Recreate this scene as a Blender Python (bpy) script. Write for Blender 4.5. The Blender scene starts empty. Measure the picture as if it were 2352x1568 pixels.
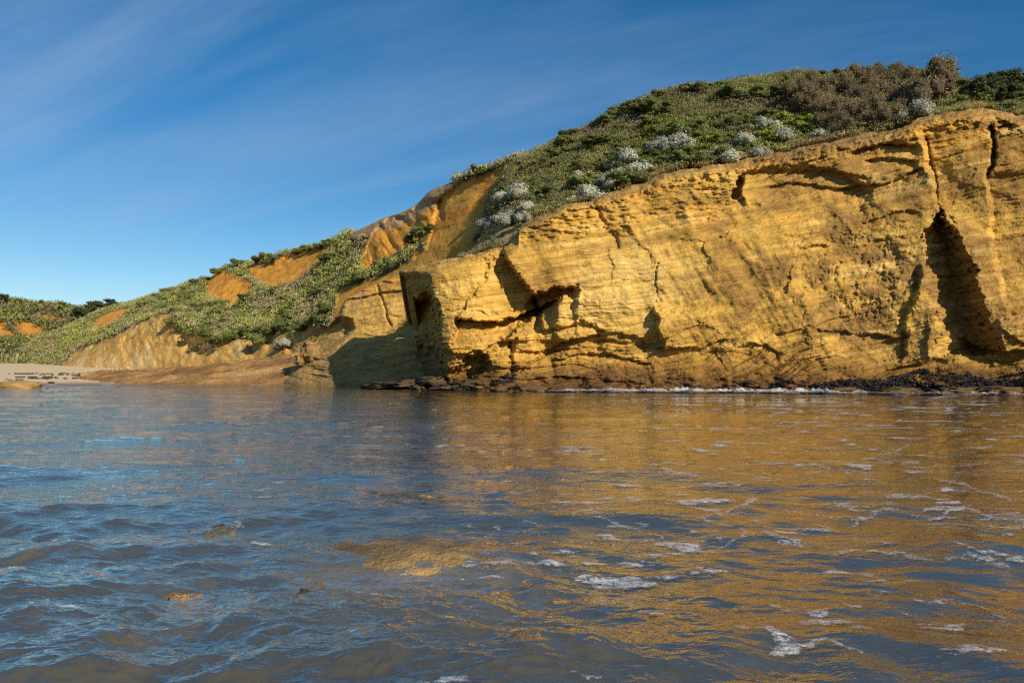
import bpy, math, random
import numpy as np

rng = np.random.default_rng(7)
random.seed(7)
scene = bpy.context.scene
C = scene.collection

# ------------------------------------------------------------------ camera, sky, sun, exposure
F = 1679.0            # focal length in plan units
CX, HY = 1176.0, 858.0
CAMH = 1.0
cam_d = bpy.data.cameras.new('camera')
cam_d.sensor_width = 36.0
cam_d.lens = 36.0 * F / 2352.0
cam_d.shift_y = (HY - 784.0) / 2352.0
cam_d.clip_start = 0.05
cam_d.clip_end = 5000
cam = bpy.data.objects.new('camera', cam_d)
cam.location = (0, 0, CAMH)
cam.rotation_euler = (math.radians(90), 0, 0)
C.objects.link(cam)
scene.camera = cam

SUN_EL = math.radians(25)
SUN_X, SUN_Y = 0.60, -0.80           # horizontal direction towards the sun
world = bpy.data.worlds.new('World')
scene.world = world
world.use_nodes = True
wn, wl = world.node_tree.nodes, world.node_tree.links
wn.clear()
w_out = wn.new('ShaderNodeOutputWorld')
w_bg = wn.new('ShaderNodeBackground')
w_bg.inputs['Strength'].default_value = 0.086
sky = wn.new('ShaderNodeTexSky')
sky.sky_type = 'NISHITA'
sky.sun_disc = False
sky.sun_elevation = SUN_EL
sky.sun_rotation = math.atan2(SUN_X, SUN_Y)
sky.altitude = 300
sky.air_density = 1.0
sky.dust_density = 0.05
sky.ozone_density = 2.5


def wmath(op, a, b=None, c=None):
    n = wn.new('ShaderNodeMath'); n.operation = op
    for i, v in enumerate((a, b, c)):
        if v is None: continue
        if isinstance(v, (int, float)): n.inputs[i].default_value = v
        else: wl.new(v, n.inputs[i])
    return n.outputs[0]


# thin cirrus: noise on a flat layer high above, so it keeps its place when the camera moves
tc = wn.new('ShaderNodeTexCoord')
sep = wn.new('ShaderNodeSeparateXYZ'); wl.new(tc.outputs['Generated'], sep.inputs[0])
zz = wmath('MAXIMUM', wmath('ADD', sep.outputs[2], 0.12), 0.05)
cmb = wn.new('ShaderNodeCombineXYZ')
wl.new(wmath('DIVIDE', sep.outputs[0], zz), cmb.inputs[0])
wl.new(wmath('DIVIDE', sep.outputs[1], zz), cmb.inputs[1])
mr = wn.new('ShaderNodeMapping'); mr.inputs['Rotation'].default_value = (0, 0, math.radians(27))
wl.new(cmb.outputs[0], mr.inputs[0])
mp = wn.new('ShaderNodeMapping'); mp.inputs['Scale'].default_value = (0.30, 1.25, 1.0)
mp.inputs['Location'].default_value = (4.7, 1.1, 0)
wl.new(mr.outputs[0], mp.inputs[0])
nz = wn.new('ShaderNodeTexNoise'); nz.inputs['Scale'].default_value = 1.15; nz.inputs['Detail'].default_value = 8
nz.inputs['Roughness'].default_value = 0.58; nz.inputs['Distortion'].default_value = 0.7
wl.new(mp.outputs[0], nz.inputs['Vector'])
cr = wn.new('ShaderNodeMapRange'); cr.inputs[1].default_value = 0.37; cr.inputs[2].default_value = 0.74
wl.new(nz.outputs['Fac'], cr.inputs[0])
cloud_fac = wmath('MULTIPLY', wmath('POWER', cr.outputs[0], 1.35), 0.46)
mixc = wn.new('ShaderNodeMix'); mixc.data_type = 'RGBA'
wl.new(cloud_fac, mixc.inputs[0])
hs = wn.new('ShaderNodeHueSaturation'); hs.inputs['Hue'].default_value = 0.499; hs.inputs['Saturation'].default_value = 1.37; hs.inputs['Value'].default_value = 1.0
wl.new(sky.outputs[0], hs.inputs['Color'])
wl.new(hs.outputs[0], mixc.inputs[6])
mixc.inputs[7].default_value = (3.6, 4.9, 6.6, 1)
wl.new(mixc.outputs[2], w_bg.inputs['Color'])
wl.new(w_bg.outputs[0], w_out.inputs['Surface'])

sun_d = bpy.data.lights.new('sun', 'SUN')
sun_d.energy = 5.0
sun_d.angle = math.radians(0.55)
sun_d.color = (1.0, 0.87, 0.68)
sun = bpy.data.objects.new('sun', sun_d)
ce = math.cos(SUN_EL)
from mathutils import Vector
sun.rotation_euler = Vector((SUN_X * ce, SUN_Y * ce, math.sin(SUN_EL))).to_track_quat('Z', 'Y').to_euler()
sun.location = (30, -40, 40)
C.objects.link(sun)

scene.view_settings.view_transform = 'Standard'
scene.view_settings.look = 'None'
scene.view_settings.gamma = 1.0
scene.view_settings.exposure = 0.27
scene.view_settings.use_curve_mapping = False
scene.cycles.use_denoising = False
scene.cycles.filter_width = 1.2
scene.cycles.max_bounces = 6
scene.cycles.transparent_max_bounces = 16
scene.cycles.caustics_reflective = False
scene.cycles.caustics_refractive = False

# ------------------------------------------------------------------ numpy noise
_p = np.random.default_rng(3).permutation(256).astype(np.int32)
_p = np.concatenate([_p, _p, _p])
_g = np.random.default_rng(4).normal(size=(256, 3)); _g /= np.linalg.norm(_g, axis=1, keepdims=True)
_g = _g.astype(np.float32)


def perlin(x, y, z=None):
    x = np.asarray(x, np.float32); y = np.asarray(y, np.float32)
    z = np.zeros_like(x) if z is None else np.broadcast_to(np.asarray(z, np.float32), x.shape)
    xi = np.floor(x); yi = np.floor(y); zi = np.floor(z)
    xf, yf, zf = x - xi, y - yi, z - zi
    xi = xi.astype(np.int32) & 255; yi = yi.astype(np.int32) & 255; zi = zi.astype(np.int32) & 255
    u = xf * xf * xf * (xf * (xf * 6 - 15) + 10)
    v = yf * yf * yf * (yf * (yf * 6 - 15) + 10)
    w = zf * zf * zf * (zf * (zf * 6 - 15) + 10)

    def gr(a, b, c):
        g = _g[_p[_p[_p[(xi + a) & 255] + ((yi + b) & 255)] + ((zi + c) & 255)]]
        return g[..., 0] * (xf - a) + g[..., 1] * (yf - b) + g[..., 2] * (zf - c)
    x00 = gr(0, 0, 0); x00 = x00 + u * (gr(1, 0, 0) - x00)
    x10 = gr(0, 1, 0); x10 = x10 + u * (gr(1, 1, 0) - x10)
    x01 = gr(0, 0, 1); x01 = x01 + u * (gr(1, 0, 1) - x01)
    x11 = gr(0, 1, 1); x11 = x11 + u * (gr(1, 1, 1) - x11)
    a = x00 + v * (x10 - x00); b = x01 + v * (x11 - x01)
    return (a + w * (b - a)) * 1.5


def fbm(x, y, z=0.0, octv=4, gain=0.5, lac=2.03):
    s = 0; a = 1.0
    x = np.asarray(x, np.float32); y = np.asarray(y, np.float32)
    z = np.zeros_like(x) + np.float32(0) + z
    for _ in range(octv):
        s = s + a * perlin(x, y, z)
        x = x * lac + 17.3; y = y * lac + 5.1; z = z * lac + 9.7
        a *= gain
    return s


def ridged(x, y, z=0.0, octv=4):
    s = 0; a = 1.0
    x = np.asarray(x, np.float32); y = np.asarray(y, np.float32); z = np.zeros_like(x) + z
    for _ in range(octv):
        s = s + a * (1 - 2 * np.abs(perlin(x, y, z)))
        x = x * 2.1 + 3.3; y = y * 2.1 + 8.1; z = z * 2.1 + 1.7
        a *= 0.5
    return s


def sst(a, b, x):
    t = np.clip((x - a) / (b - a), 0, 1)
    return t * t * (3 - 2 * t)


def lerp_pts(pts, x, k=1):
    p = np.array(pts, float)
    return np.interp(x, p[:, 0], p[:, k])


def smooth_pts(pts, x, k=1, rad=20):
    p = np.array(pts, float)
    s = 0
    offs = np.linspace(-rad, rad, 7)
    for o in offs:
        s = s + np.interp(x + o, p[:, 0], p[:, k])
    return s / len(offs)


def unproj(px, py, Y):
    return np.stack([(px - CX) / F * Y, Y, CAMH - (py - HY) / F * Y], axis=-1)


def proj(P):
    return CX + P[..., 0] / P[..., 1] * F, HY - (P[..., 2] - CAMH) / P[..., 1] * F


def push(P, r):
    k = 1.0 + r / P[..., 1]
    P[..., 0] *= k; P[..., 2] = CAMH + (P[..., 2] - CAMH) * k; P[..., 1] *= k


def in_poly(px, py, poly):
    poly = np.array(poly, float)
    inside = np.zeros(px.shape, bool)
    n = len(poly); j = n - 1
    for i in range(n):
        xi, yi = poly[i]; xj, yj = poly[j]
        c = ((yi > py) != (yj > py)) & (px < (xj - xi) * (py - yi) / (yj - yi + 1e-9) + xi)
        inside ^= c
        j = i
    return inside


def poly_dist(px, py, pts, closed=False):
    pts = np.array(pts, float)
    d = np.full(px.shape, 1e9)
    n = len(pts)
    for i in range(n if closed else n - 1):
        a = pts[i]; b = pts[(i + 1) % n]
        ab = b - a; L = (ab ** 2).sum() + 1e-9
        t = np.clip(((px - a[0]) * ab[0] + (py - a[1]) * ab[1]) / L, 0, 1)
        dd = np.hypot(px - a[0] - t * ab[0], py - a[1] - t * ab[1])
        d = np.minimum(d, dd)
    return d


def poly_soft(px, py, poly, w, grow=0.0):
    """1 well inside the outline, 0 outside, soft over w"""
    d = poly_dist(px, py, poly, True)
    s = np.where(in_poly(px, py, poly), d, -d) + grow
    return sst(-w, w, s)


# ------------------------------------------------------------------ mesh helpers
def mesh_from(name, V, Fq, col=None, smooth=True, extra=None):
    """V (n,3); Fq (m,4) or (m,3) int; col (n,3)"""
    V = np.ascontiguousarray(V, np.float32); Fq = np.ascontiguousarray(Fq, np.int32)
    k = Fq.shape[1]
    me = bpy.data.meshes.new(name)
    me.vertices.add(len(V)); me.vertices.foreach_set('co', V.ravel())
    me.loops.add(Fq.size); me.loops.foreach_set('vertex_index', Fq.ravel())
    me.polygons.add(len(Fq))
    me.polygons.foreach_set('loop_start', np.arange(0, Fq.size, k, dtype=np.int32))
    me.polygons.foreach_set('loop_total', np.full(len(Fq), k, np.int32))
    me.polygons.foreach_set('use_smooth', np.full(len(Fq), smooth))
    if col is not None:
        a = me.color_attributes.new('Col', 'FLOAT_COLOR', 'POINT')
        c4 = np.ones((len(V), 4), np.float32); c4[:, :3] = col
        a.data.foreach_set('color', c4.ravel())
    if extra:
        for nm, arr in extra.items():
            a = me.attributes.new(nm, 'FLOAT', 'POINT')
            a.data.foreach_set('value', np.ascontiguousarray(arr, np.float32).ravel())
    me.update(calc_edges=True)
    return me


def grid_faces(nv, nu):
    i = np.arange(nv * nu).reshape(nv, nu)
    return np.stack([i[:-1, :-1], i[:-1, 1:], i[1:, 1:], i[1:, :-1]], -1).reshape(-1, 4)


def link(name, me, mat=None, parent=None, loc=None, rotz=None, scale=None):
    o = bpy.data.objects.new(name, me)
    C.objects.link(o)
    if mat is not None and me is not None and not me.materials:
        me.materials.append(mat)
    if parent is not None: o.parent = parent
    if loc is not None: o.location = loc
    if rotz is not None: o.rotation_euler = (0, 0, rotz)
    if scale is not None: o.scale = scale if hasattr(scale, '__len__') else (scale,) * 3
    return o


def tag(o, label=None, cat=None, group=None, kind=None):
    if label: o['label'] = label
    if cat: o['category'] = cat
    if group: o['group'] = group
    if kind: o['kind'] = kind
    return o


# ------------------------------------------------------------------ materials
class NT:
    def __init__(s, name):
        s.m = bpy.data.materials.new(name); s.m.use_nodes = True
        s.n = s.m.node_tree.nodes; s.l = s.m.node_tree.links
        s.n.clear(); s.out = s.n.new('ShaderNodeOutputMaterial')

    def new(s, t, **kw):
        n = s.n.new(t)
        for k, v in kw.items(): setattr(n, k, v)
        return n

    def set(s, sock, v):
        if isinstance(v, bpy.types.NodeSocket): s.l.new(v, sock)
        else: sock.default_value = v

    def math(s, op, a, b=None, clamp=False):
        n = s.new('ShaderNodeMath', operation=op, use_clamp=clamp)
        s.set(n.inputs[0], a)
        if b is not None: s.set(n.inputs[1], b)
        return n.outputs[0]

    def noise(s, vec, scale, detail=4, rough=0.55, dist=0.0, mapscale=None, rot=None):
        if mapscale is not None or rot is not None:
            if rot is not None:
                mq = s.new('ShaderNodeMapping'); mq.inputs['Rotation'].default_value = rot
                s.l.new(vec, mq.inputs[0]); vec = mq.outputs[0]
            if mapscale is not None:
                mp_ = s.new('ShaderNodeMapping'); mp_.inputs['Scale'].default_value = mapscale
                s.l.new(vec, mp_.inputs[0]); vec = mp_.outputs[0]
        n = s.new('ShaderNodeTexNoise')
        n.inputs['Scale'].default_value = scale; n.inputs['Detail'].default_value = detail
        n.inputs['Roughness'].default_value = rough; n.inputs['Distortion'].default_value = dist
        s.l.new(vec, n.inputs['Vector'])
        return n.outputs['Fac']

    def ramp(s, v, a, b, lo=0.0, hi=1.0):
        n = s.new('ShaderNodeMapRange')
        s.set(n.inputs[0], v)
        n.inputs[1].default_value = a; n.inputs[2].default_value = b
        n.inputs[3].default_value = lo; n.inputs[4].default_value = hi
        return n.outputs[0]

    def mix(s, fac, a, b, mode='MIX'):
        n = s.new('ShaderNodeMix', data_type='RGBA', blend_type=mode)
        s.set(n.inputs[0], fac)
        s.set(n.inputs[6], a); s.set(n.inputs[7], b)
        return n.outputs[2]

    def scalecol(s, col, f):
        n = s.new('ShaderNodeVectorMath', operation='SCALE')
        s.set(n.inputs[0], col); s.set(n.inputs[3], f)
        return n.outputs[0]


def mat_rock(name, bump=0.5, strata=True, spec=0.25, dark=0.35):
    t = NT(name)
    geo = t.new('ShaderNodeNewGeometry'); pos = geo.outputs['Position']
    at = t.new('ShaderNodeAttribute'); at.attribute_name = 'Col'
    big = t.noise(pos, 0.55, 5, 0.6)
    fine = t.noise(pos, 9.0, 5, 0.7)
    grit = t.noise(pos, 26.0, 4, 0.75)
    f = t.math('ADD', t.ramp(big, 0.3, 0.7, 0.84, 1.14), t.math('ADD', t.ramp(fine, 0.3, 0.7, -0.22, 0.2), t.ramp(grit, 0.3, 0.7, -0.16, 0.14)))
    if strata:
        st = t.noise(pos, 1.0, 6, 0.62, 0.35, (0.22, 0.22, 4.6), (0.0, math.radians(10), 0))
        st2 = t.noise(pos, 1.0, 4, 0.6, 0.3, (0.5, 0.5, 13.0), (0.0, math.radians(13), 0))
        pm = t.ramp(t.noise(pos, 0.42, 3, 0.6), 0.36, 0.62, 0.08, 1.0)
        f = t.math('MULTIPLY', f, t.ramp(st, 0.32, 0.6, 1.0 - dark, 1.06))
        f = t.math('MULTIPLY', f, t.math('ADD', 1.0, t.math('MULTIPLY', pm, t.ramp(st2, 0.34, 0.5, -0.17, 0.02))))
    col = t.scalecol(at.outputs['Color'], f)
    b = t.new('ShaderNodeBsdfPrincipled')
    t.l.new(col, b.inputs['Base Color'])
    wet = t.new('ShaderNodeAttribute'); wet.attribute_name = 'wet'
    t.l.new(t.ramp(wet.outputs['Fac'], 0, 1, 0.92, 0.38), b.inputs['Roughness'])
    b.inputs['Specular IOR Level'].default_value = spec
    h = t.math('ADD', t.math('MULTIPLY', fine, 1.1), t.math('MULTIPLY', grit, 0.4))
    if strata:
        h = t.math('ADD', h, t.math('MULTIPLY', st, 0.9))
        h = t.math('ADD', h, t.math('MULTIPLY', t.math('MULTIPLY', st2, pm), 0.5))
    bp = t.new('ShaderNodeBump'); bp.inputs['Strength'].default_value = bump; bp.inputs['Distance'].default_value = 0.14
    t.l.new(h, bp.inputs['Height']); t.l.new(bp.outputs[0], b.inputs['Normal'])
    t.l.new(b.outputs[0], t.out.inputs[0])
    return t.m


def mat_soil(name):
    t = NT(name)
    geo = t.new('ShaderNodeNewGeometry'); pos = geo.outputs['Position']
    at = t.new('ShaderNodeAttribute'); at.attribute_name = 'Col'
    big = t.noise(pos, 0.35, 5, 0.6)
    fine = t.noise(pos, 3.5, 6, 0.7)
    f = t.math('ADD', t.ramp(big, 0.3, 0.7, 0.8, 1.15), t.ramp(fine, 0.3, 0.7, -0.18, 0.16))
    b = t.new('ShaderNodeBsdfPrincipled')
    t.l.new(t.scalecol(at.outputs['Color'], f), b.inputs['Base Color'])
    b.inputs['Roughness'].default_value = 0.95
    b.inputs['Specular IOR Level'].default_value = 0.15
    bp = t.new('ShaderNodeBump'); bp.inputs['Strength'].default_value = 0.55; bp.inputs['Distance'].default_value = 0.25
    t.l.new(fine, bp.inputs['Height']); t.l.new(bp.outputs[0], b.inputs['Normal'])
    t.l.new(b.outputs[0], t.out.inputs[0])
    return t.m


def mat_leaf(name, transl=0.25, var=0.35, rough=0.65, gain=1.0):
    t = NT(name)
    at = t.new('ShaderNodeAttribute'); at.attribute_name = 'Col'
    oi = t.new('ShaderNodeObjectInfo')
    f = t.ramp(oi.outputs['Random'], 0, 1, 1 - var, 1 + var)
    col = t.scalecol(at.outputs['Color'], t.math('MULTIPLY', f, gain))
    d = t.new('ShaderNodeBsdfPrincipled')
    t.l.new(col, d.inputs['Base Color']); d.inputs['Roughness'].default_value = rough
    d.inputs['Specular IOR Level'].default_value = 0.2
    tr = t.new('ShaderNodeBsdfTranslucent'); t.l.new(col, tr.inputs['Color'])
    mx = t.new('ShaderNodeMixShader'); mx.inputs[0].default_value = transl
    t.l.new(d.outputs[0], mx.inputs[1]); t.l.new(tr.outputs[0], mx.inputs[2])
    t.l.new(mx.outputs[0], t.out.inputs[0])
    return t.m


M_CLIFF = mat_rock('sandstone_cliff', 0.5, True, 0.2, 0.33)
M_ROCK = mat_rock('sandstone_ledge', 0.55)
M_SOIL = mat_soil('hill_soil')
M_LEAF = mat_leaf('leaf_green', 0.35, 0.3, 0.65, 1.25)
M_SILVER = mat_leaf('leaf_silver', 0.08, 0.25, 0.9)
M_TWIG = mat_leaf('twig_brown', 0.25, 0.22, 0.85, 1.2)


def mat_wood():
    t = NT('weathered_wood')
    geo = t.new('ShaderNodeNewGeometry')
    n = t.noise(geo.outputs['Position'], 12, 4, 0.6)
    b = t.new('ShaderNodeBsdfPrincipled')
    t.l.new(t.mix(n, (0.07, 0.05, 0.035, 1), (0.2, 0.16, 0.12, 1)), b.inputs['Base Color'])
    b.inputs['Roughness'].default_value = 0.9
    t.l.new(b.outputs[0], t.out.inputs[0])
    return t.m


M_WOOD = mat_wood()

# ------------------------------------------------------------------ main cliff
print('cliff')
W_PTS = [(700, 892), (900, 894), (1000, 896), (1100, 897), (1500, 898.5), (2000, 901.8), (2352, 905), (2750, 908)]   # where it meets the sea
CREST = [(900, 625), (920, 622), (960, 612), (1020, 598), (1090, 578), (1160, 562), (1200, 520), (1240, 494), (1290, 472),
         (1350, 458), (1440, 432), (1500, 408), (1560, 388), (1640, 378), (1720, 362), (1800, 346), (1900, 324), (1980, 308),
         (2050, 298), (2085, 283), (2110, 268), (2180, 254), (2250, 249), (2300, 258), (2352, 263), (2500, 262), (2750, 268)]


def foot_Y(px):
    y = smooth_pts(W_PTS, px, 1, 40)
    return F / (y - HY)


NU, NV = 1020, 410
pxi = np.linspace(920, 2740, NU)
tv = np.linspace(0, 1, NV)
crest_px = smooth_pts(CREST, pxi, 1, 7)
crest_px = crest_px + 3.0 * fbm(pxi * 0.012, pxi * 0 + 3.3, 0, 2) 
foot_px = smooth_pts(W_PTS, pxi, 1, 40) + 42
PY = foot_px[None, :] + (crest_px - foot_px)[None, :] * tv[:, None]
LEFT = [(560, 916), (618, 914), (640, 926), (668, 944), (700, 956), (722, 950), (752, 962), (772, 952), (800, 958), (835, 955), (860, 925), (885, 880), (930, 870)]
Lx = np.interp(PY, [p[0] for p in LEFT], [p[1] for p in LEFT]) + 3 * perlin(PY * 0.06, PY * 0 + 9)
fade = 1 - sst(920, 1080, pxi)[None, :]
PX = pxi[None, :] + (Lx - 920) * fade
base_Y = foot_Y(pxi)[None, :] + 0 * PY
t2 = np.clip((PY - crest_px[None, :]) / (foot_px - 42 - crest_px)[None, :], 0, 1.15)   # 0 crest, 1 waterline
h_up = 1 - t2
batter = (0.4 + 2.2 * sst(1040, 1230, PX)) * np.clip(h_up, 0, 1) ** 1.2
lip = np.where(PX < 1190, 2.0, 1.5)
lipw = np.where(PX < 1190, 0.13, 0.045)
batter = batter + lip * np.clip(1 - t2 / lipw, 0, 1) ** 2
# wave-cut foot flares out
batter = batter - 1.6 * sst(0.86, 1.05, t2) * sst(1050, 1200, PX)
Xm = (PX - CX) / F * base_Y; Zm = CAMH - (PY - HY) / F * base_Y

wx = PX + 8 * fbm(Xm * 0.9, Zm * 0.9, 1.3, 3) + 4.5 * fbm(Xm * 3.5, Zm * 3.5, 5.5, 3, 0.6)
wy = PY + 6 * fbm(Xm * 0.9, Zm * 0.9, 7.1, 3) + 3.5 * fbm(Xm * 3.5, Zm * 5, 2.5, 3, 0.6)
D = np.zeros_like(PX)


def rows(fn):
    return [fn(a, b) for a, b in fn.pts]


def z3(L): return [(1035 + a * 0.348, 395 + b * 0.348) for a, b in L]
def z4(L): return [(1693 + a * 0.468, 207 + b * 0.468) for a, b in L]


def vstep(pts, amp, w=5, fall=120, endfade=30, back=0.0):
    """rock right of a steep line stands proud by amp"""
    global D
    pts = sorted(pts, key=lambda p: p[1])
    ys = [p[1] for p in pts]; xs = [p[0] for p in pts]
    xl = np.interp(wy, ys, xs)
    d = wx - xl
    m = sst(ys[0] - endfade, ys[0] + 4, wy) * (1 - sst(ys[-1] - 4, ys[-1] + endfade, wy))
    r = sst(-w, w, d) * np.exp(-np.clip(d, 0, None) / fall)
    if back:
        r = r - back * np.exp(np.clip(d, None, 0) / 40) * (1 - sst(-w, w, d))
    D = D - amp * r * m


def hbrow(pts, amp, w=4, fall=60, endfade=30):
    """rock below the line is undercut by amp, fading downwards"""
    global D
    pts = sorted(pts)
    xs = [p[0] for p in pts]; ys = [p[1] for p in pts]
    yl = np.interp(wx, xs, ys)
    d = wy - yl
    m = sst(xs[0] - endfade, xs[0] + endfade * .3, wx) * (1 - sst(xs[-1] - endfade * .3, xs[-1] + endfade, wx))
    D = D + amp * m * sst(-w, w, d) * np.exp(-np.clip(d, 0, None) / fall)


def crack(pts, amp, w=3):
    global D
    xs = [p[0] for p in pts]; ys = [p[1] for p in pts]
    sel = (wx > min(xs) - 20) & (wx < max(xs) + 20) & (wy > min(ys) - 20) & (wy < max(ys) + 20)
    d = poly_dist(wx[sel], wy[sel], pts)
    D[sel] += amp * np.exp(-(d / w) ** 2)


def pocket(poly, amp, w=8):
    global D
    xs = [p[0] for p in poly]; ys = [p[1] for p in poly]
    sel = (wx > min(xs) - 40) & (wx < max(xs) + 40) & (wy > min(ys) - 40) & (wy < max(ys) + 40)
    ex = 7 * (np.round(2 * fbm(Xm[sel] * 1.1, Zm[sel] * 1.6, 95.0, 3)) / 2 + 0.5 * fbm(Xm[sel] * 3, Zm[sel] * 5, 96.0, 2))
    D[sel] += amp * poly_soft(wx[sel] + ex, wy[sel], poly, w)


# broad shape of the face
D += 0.5 * fbm(Xm * 0.13 + Zm * 0.06, Zm * 0.1, 0.7, 2)
D += 0.22 * fbm(Xm * 0.45 + Zm * 0.22, Zm * 0.32, 3.7, 3)
# soft flutes sweeping down to the right in the middle of the face
D += 0.16 * fbm((Xm + 0.55 * Zm) * 0.9, (Zm - 0.3 * Xm) * 0.16, 13.7, 3) * poly_soft(PX, PY, z3([(1250, 650), (1700, 500), (2700, 500), (2700, 1100), (1400, 1150)]), 70)
# nose: its left side turns back
NE = [(600, 988), (660, 996), (700, 1012), (770, 1006), (830, 1022), (880, 1040), (930, 1050)]
ne = np.interp(wy, [p[0] for p in NE], [p[1] for p in NE])
D += 3.7 * np.clip((ne - wx) / 75, 0, 1.3) ** 0.9 * sst(620, 646, PY)
D += 2.2 * sst(770, 840, wy) * sst(1050, 985, wx)
D += 0.9 * np.clip((985 - wx) / 70, 0, 1) * (1 - sst(618, 645, PY))
pocket([(956, 690), (986, 680), (1004, 720), (1004, 780), (1018, 840), (1036, 895), (840, 895), (860, 800), (880, 690)], 4.2, 13)
# facet right of the nose edge faces the sun and runs back to block A
xa = np.interp(wy, [560, 618, 651, 677, 760], [1150, 1174, 1202, 1231, 1250])
D += 1.5 * np.clip((wx - 1010) / (xa - 1010), 0, 1) * (1 - sst(-4, 6, wx - xa)) * sst(570, 610, wy) * (1 - sst(730, 790, wy))
# undercut of the nose foot
hbrow([(930, 790), (1000, 800), (1060, 815), (1120, 830)], 0.9, 6, 60)
# left lit facet, block A on its right
vstep(z3([(330, 500), (400, 640), (480, 735), (565, 812)]), 0.5, 5, 190, 24, 0.0)
hbrow(z3([(560, 812), (620, 795), (700, 765), (820, 748)]), 1.7, 5, 50, 12)
pocket(z3([(560, 815), (640, 785), (730, 775), (700, 860), (600, 930), (480, 960), (500, 890)]), 1.3, 7)
# block B: underside, slot and the lower right block
hbrow(z3([(40, 968), (120, 984), (330, 990), (450, 952), (530, 912), (690, 850)]), 1.8, 3, 60, 10)
vstep(z3([(690, 850), (600, 910), (520, 965), (440, 1030), (360, 1095)]), 1.1, 6, 160, 16)
crack(z3([(40, 960), (90, 870), (190, 760), (235, 660), (250, 600)]), 0.22, 3)
vstep(z3([(250, 600), (235, 660), (190, 760), (90, 870), (40, 968)]), 0.22, 5, 60, 10)
crack(z3([(290, 560), (300, 650), (330, 760)]), 0.22, 4)
# ledges low on the face
hbrow(z3([(630, 1045), (760, 1012), (860, 985), (1000, 1040)]), 0.55, 4, 24, 20)
hbrow(z3([(640, 1160), (740, 1112), (850, 1088), (980, 1075)]), 0.95, 3, 22, 14)
hbrow(z3([(980, 1045), (1120, 1060), (1250, 1110), (1290, 1150)]), 0.45, 4, 30, 20)
hbrow(z3([(440, 1190), (600, 1180), (720, 1165)]), 0.45, 3, 22, 16)
hbrow(z3([(680, 1250), (850, 1200), (1000, 1190), (1130, 1230), (1290, 1270)]), 0.45, 3, 24, 20)
hbrow(z3([(200, 1170), (300, 1130), (400, 1100)]), 0.7, 4, 30, 14)
crack(z3([(385, 1120), (395, 1220), (410, 1330)]), 0.5, 4)
crack(z3([(420, 1320), (560, 1240), (700, 1180), (780, 1160)]), 0.35, 3)
pocket(z3([(0, 1330), (60, 1270), (160, 1190), (240, 1200), (230, 1290), (160, 1350), (160, 1400), (60, 1400)]), 1.7, 8)
vstep(z3([(1350, 930), (1370, 1000), (1390, 1080), (1400, 1165)]), 0.7, 5, 110, 14, 0.35)
hbrow(z3([(1390, 1160), (1500, 1165), (1660, 1160), (1800, 1110)]), 0.38, 3, 30, 20)
crack(z3([(950, 190), (1000, 320), (1080, 420), (1090, 500)]), 0.28, 5)
vstep(z3([(1140, 300), (1220, 440), (1310, 540), (1350, 640), (1370, 760)]), 0.2, 9, 70, 20)
crack(z3([(1350, 600), (1360, 760), (1380, 860)]), 0.14, 2.5)
crack(z3([(1700, 830), (1900, 720), (2160, 640)]), 0.07, 3)
pocket(z3([(1865, 60), (1900, 30), (1935, 60), (1925, 150), (1900, 195), (1860, 185)]), 1.1, 5)
vstep(z3([(1935, 40), (1930, 190)]), 0.5, 4, 50, 20)
# hollow band high on the face
hbrow(z4([(30, 405), (150, 392), (260, 380), (420, 390), (540, 430), (620, 470)]), 0.7, 11, 60, 30)
hbrow(z4([(150, 470), (300, 460), (480, 480), (600, 490)]), 0.35, 4, 30, 20)
hbrow(z4([(560, 300), (700, 258), (870, 268)]), 0.5, 4, 22, 18)
hbrow(z4([(640, 345), (760, 335), (870, 345)]), 0.45, 4, 20, 18)
hbrow(z4([(520, 480), (640, 465), (780, 440), (900, 385)]), 0.5, 4, 24, 22)
hbrow(z4([(480, 400), (580, 420), (640, 430)]), 0.3, 4, 20, 18)
hbrow(z4([(320, 772), (450, 765), (560, 690)]), 0.25, 3, 26, 18)
hbrow(z4([(640, 650), (760, 600), (870, 590)]), 0.22, 4, 26, 18)
hbrow(z4([(400, 1180), (560, 1190), (760, 1210)]), 0.35, 4, 26, 22)
hbrow(z4([(200, 1190), (330, 1165)]), 0.3, 3, 20, 18)
hbrow(z4([(20, 1250), (90, 1235), (200, 1290)]), 0.3, 3, 20, 18)
# the fissure and rib
vstep(z4([(900, 200), (930, 300), (960, 420), (985, 560)]), -0.5, 9, 90, 20, 0.35)
crack(z4([(935, 240), (955, 330), (980, 440), (992, 620)]), 0.25, 2.5)
# the tall cave
ry_ = [470, 500, 544, 585, 624, 669, 719, 769, 804, 822]
rx_ = [2158, 2172, 2200, 2222, 2240, 2250, 2264, 2288, 2304, 2312]
lx_ = [2156, 2146, 2118, 2110, 2134, 2128, 2138, 2150, 2152, 2152]
jit = 10 * (np.round(2.5 * fbm(Xm * 0.9, Zm * 1.5, 95.0, 3)) / 2.5 + 0.6 * fbm(Xm * 3, Zm * 5, 96.0, 2))
xr = np.interp(wy, ry_, rx_) + jit; xl = np.interp(wy, ry_, lx_) + jit
kk = np.clip((wx - xl) / np.maximum(0.6 * (xr - xl), 1), 0, 1)
vy = sst(470, 500, wy) * (1 - sst(808, 818, wy))
D += 2.0 * vy * (0.25 * sst(0, 0.12, kk) + 0.75 * kk ** 1.3) * (1 - sst(-0.5, 0.06, (wx - xr) / np.maximum(xr - xl, 20)))
D -= 0.35 * vy * sst(-4, 5, wx - xr) * np.exp(-np.clip(wx - xr, 0, None) / 45)
crack(z4([(1245, 180), (1262, 260), (1250, 330), (1235, 410)]), 0.75, 4.5)
pocket(z4([(1270, 150), (1330, 150), (1345, 180), (1280, 195)]), 0.5, 5)
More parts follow.
